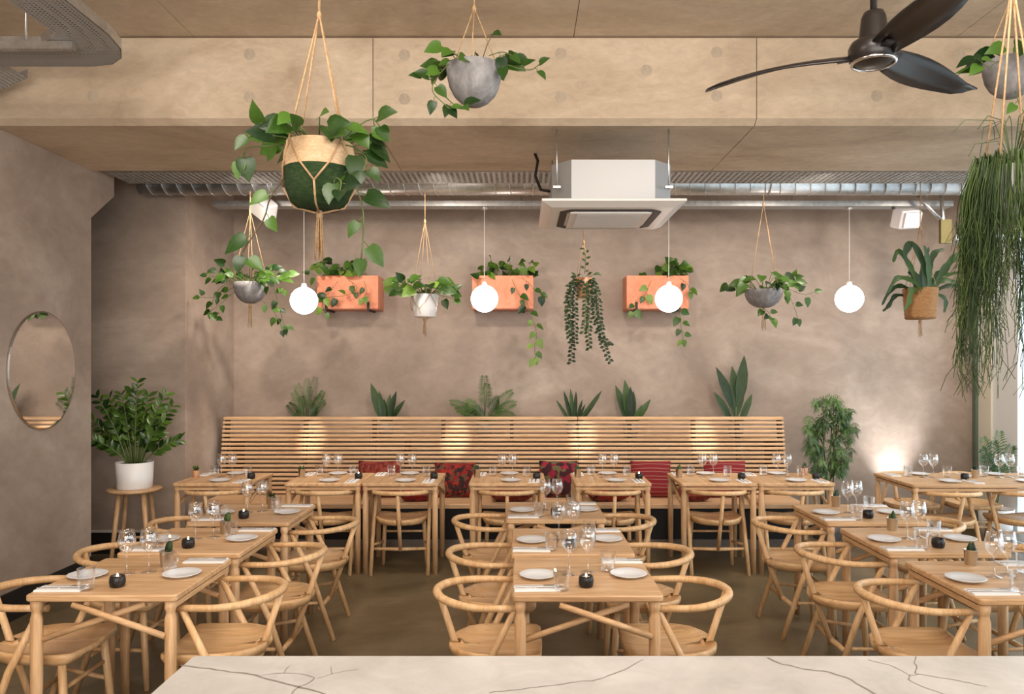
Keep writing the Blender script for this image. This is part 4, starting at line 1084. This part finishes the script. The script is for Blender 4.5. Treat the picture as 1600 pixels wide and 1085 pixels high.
# ------------------------------------------------------------------ plants standing behind the bench and on the floor
def small_pot(root, R=.09, H=.15, mat=None): 
    MB().lathe([(.0,0),(R*.75,0),(R,H),(R*.93,H),(R*.9,H*.88),(.0,H*.88)], 20).build('pot', mat or M['potgrey'], root); soil(root, R*.9, H*.9)
def frond(root, base, tip, bend, nl, ll, mat, lw=.008, name='frond', droop=.35):
    q = MB(); b0, b2 = Vector(base), Vector(tip); mid = b0.lerp(b2,.55)+Vector(bend)
    pts = [ (1-t)**2*b0+2*t*(1-t)*mid+t*t*b2 for t in [k/12 for k in range(13)] ]
    q.tube(pts, [.004-.0028*k/12 for k in range(13)], 4)
    for k in range(nl):
        t = .28+.72*(k+.5)/nl; i = min(11, int(t*12)); p = pts[i].lerp(pts[i+1], t*12-i); tn = (pts[i+1]-pts[i]).normalized()
        sd = tn.cross(Vector((0,-.8,.6))).normalized()
        L = ll*math.sin(PI*(.22+.70*t))**.7*random.uniform(.85,1.1)
        for s in (-1, 1):
            dd = (tn*.75+sd*s*.85+Vector((0,-.1,-droop*.4))).normalized(); e = p+dd*L+Vector((0,0,-droop*L*.4)); m_ = p+dd*L*.5
            wv = dd.cross(Vector((0,-.75,.6))).normalized()*lw
            q.add([p, m_+wv, e, m_-wv], [(0,1,2,3)])
    return q.build(name, mat, root)
ZS = .99
def shelfplant(px, lab, d=8.1):
    return thing('shelf_plant', lab, 'plant', ((px-VX)/F*d, d, ZS), 0, 'plants behind the bench')
d = 8.1; top = lambda py: CAMZ-(py-VY)/F*d-ZS
t = shelfplant(478, 'bushy feathery palm behind the left end of the bench'); small_pot(t)
for px, py in ((492,590),(480,592),(505,612),(510,628),(458,612),(450,632),(468,600),(498,640),(462,645),(486,605),(474,620),(502,618)):
    frond(t, (0,0,.14), ((px-478)/F*d, random.uniform(-.1,.03), top(py)), ((px-478)/F*d*.1, 0, .05), 22, .085, M['palm'], .0032)
t = shelfplant(603, 'small plant with pointed broad leaves behind the bench, second from left'); small_pot(t)
for px, py, s in ((580,600,.3),(592,612,.28),(608,616,.24),(618,612,.25),(632,626,.28),(585,628,.22),(600,625,.2),(622,636,.2)):
    e = Vector(((px-603)/F*d, random.uniform(-.07,.02), top(py))); b0 = Vector((e.x*.15,0,.12)); L = (e-b0).length
    put_leaf(t, L_LANCE[0], b0, e-b0+Vector((0,0,.12*L)), Vector((e.x*-1,-.8,.3)), L)
t = shelfplant(757, 'wide arching palm behind the middle of the bench'); small_pot(t)
for px, py in ((757,588),(762,600),(800,612),(805,630),(802,650),(706,628),(715,640),(730,628),(780,622),(770,655),(748,652),(740,640),(785,640),(725,648)):
    frond(t, (0,0,.14), ((px-757)/F*d, random.uniform(-.16,.0), top(py)), ((px-757)/F*d*.1,0,.10), 26, .10, M['palm'], .0034)
t = shelfplant(897, 'spiky plant with narrow upright blades behind the bench'); small_pot(t)
for px, py in ((880,612),(891,608),(900,612),(910,625),(942,612),(868,626),(915,632),(885,622),(925,630)):
    e = Vector(((px-897)/F*d, random.uniform(-.07,.02), top(py))); b0 = Vector((e.x*.12,0,.12)); L = (e-b0).length
    put_leaf(t, L_SWORD[0], b0, e-b0+Vector((0,0,.06*L)), Vector((0,-1,.2)), L)
t = shelfplant(985, 'dark broad leaved plant behind the bench, second from right'); small_pot(t)
for px, py in ((964,602),(978,594),(990,612),(1018,624),(970,622),(985,606),(1002,634)):
    e = Vector(((px-985)/F*d, random.uniform(-.07,.02), top(py))); b0 = Vector((e.x*.15,0,.12)); L = (e-b0).length
    put_leaf(t, L_LANCE[0], b0, e-b0+Vector((0,0,.10*L)), Vector((-e.x,-.9,.3)), L*1.0)
t = shelfplant(1150, 'tall dark lance leaved plant behind the right end of the bench'); small_pot(t)
for px, py, bz in ((1165,560,.3),(1148,575,.28),(1122,578,.28),(1118,616,.14),(1176,618,.14),(1140,600,.2),(1160,590,.22),(1124,630,.12),(1172,630,.12)):
    e = Vector(((px-1150)/F*d, random.uniform(-.07,.02), top(py))); b0 = Vector((e.x*.2,0,bz)); L = (e-b0).length
    put_leaf(t, L_LANCE[0], b0, e-b0+Vector((0,0,.08*L)), Vector((-e.x*.6,-.9,.3)), L*1.05)
MB().tube([(0,0,.12),(.0,0,.32)], .008, 6).build('stem', M['vine'], t)

# floor palm right of the bench
d = 7.75; bx = (1292-VX)/F*d
t = thing('floor_palm', 'dense bamboo palm standing on the floor right of the bench', 'plant', (bx, d, 0))
MB().lathe([(.0,0),(.13,0),(.16,.30),(.15,.30),(.145,.27),(.0,.27)], 24).build('pot', M['potgrey'], t); soil(t, .145, .275)
top = lambda py: CAMZ-(py-VY)/F*d
for k in range(9):
    a = k*.7; MB().tube([(.05*math.cos(a),.05*math.sin(a),.27),(.07*math.cos(a),.06*math.sin(a),.7),(.10*math.cos(a*1.3),.06*math.sin(a),1.15)], .006, 5).build('cane', M['vine'], t)
for k in range(95):
    u = random.random(); py = 622+u*120; hw = (20+20*min(1,(py-615)/35)) if py < 700 else 36-(py-700)*.35
    px = 1294+random.uniform(-1,1)*hw
    e = Vector(((px-1292)/F*d, random.uniform(-.18,.06), top(py)))
    b0 = Vector((e.x*.25, e.y*.2, e.z-random.uniform(.02,.16)))
    frond(t, b0, e, (e.x*.25,0,.09), 13, .10, M['palm'], .0042, 'frond', 1.1)

# glossy plant on the stool
B = Vector((sx, sy, sh)); d = sy
t = thing('potted_zz_plant', 'glossy dark leaved plant in a white pot on the stool', 'plant', B)
R, H = .152, .225
MB().lathe([(.0,0),(R*.9,0),(R*.93,.006),(R,H),(R*.955,H),(R*.93,H*.9),(.0,H*.9)], 32).build('pot', M['potwhite'], t); soil(t, R*.93, H*.92)
for px, py in ((152,622),(145,660),(150,690),(165,640),(172,622),(190,618),(205,612),(215,598),(232,620),(258,618),(268,636),(255,660),(280,688),(240,645),(200,640),(178,660),(225,655),(160,672),(248,676),(212,632),(186,645)):
    e = P(px, py, d+random.uniform(-.12,.08))-B; b0 = Vector((e.x*.18, e.y*.2, H*.9))
    mid = b0.lerp(e,.55)+Vector((-e.x*.12,0,.05))
    pts = [(1-u)**2*b0+2*u*(1-u)*mid+u*u*e for u in [k/8 for k in range(9)]]
    MB().tube(pts, [.0075-.0045*k/8 for k in range(9)], 6).build('stem', M['vine'], t)
    nl = 8
    for k in range(nl):
        u = .3+.7*k/(nl-1); i = min(7, int(u*8)); p = pts[i].lerp(pts[i+1], u*8-i); tn = (pts[i+1]-pts[i]).normalized()
        sd = tn.cross(Vector((0,-1,.1))+rv(.5)).normalized()
        for s in (-1, 1):
            put_leaf(t, L_ZZ[0], p, tn*.8+sd*s*.8+rv(.15), Vector((0,-.7,.6))+rv(.4), random.uniform(.075,.105)*(1-.25*abs(u-.6)), 'leaflet')

# plant at the right edge by the window
t = thing('window_palm', 'blue green palm fronds by the window at the right edge', 'plant', (4.72, 7.64, 0))
MB().lathe([(.0,0),(.13,0),(.16,.32),(.15,.32),(.145,.28),(.0,.28)], 24).build('pot', M['potwhite'], t); soil(t, .145, .285)
for dx, dz in ((-.12,1.02),(-.16,.92),(.05,1.08),(.1,.95),(-.02,.98),(-.08,.84),(.12,.8)):
    frond(t, (0,0,.28), (dx, random.uniform(-.1,.1), dz), (dx*.1,0,.2), 14, .12, M['palm'], .009)
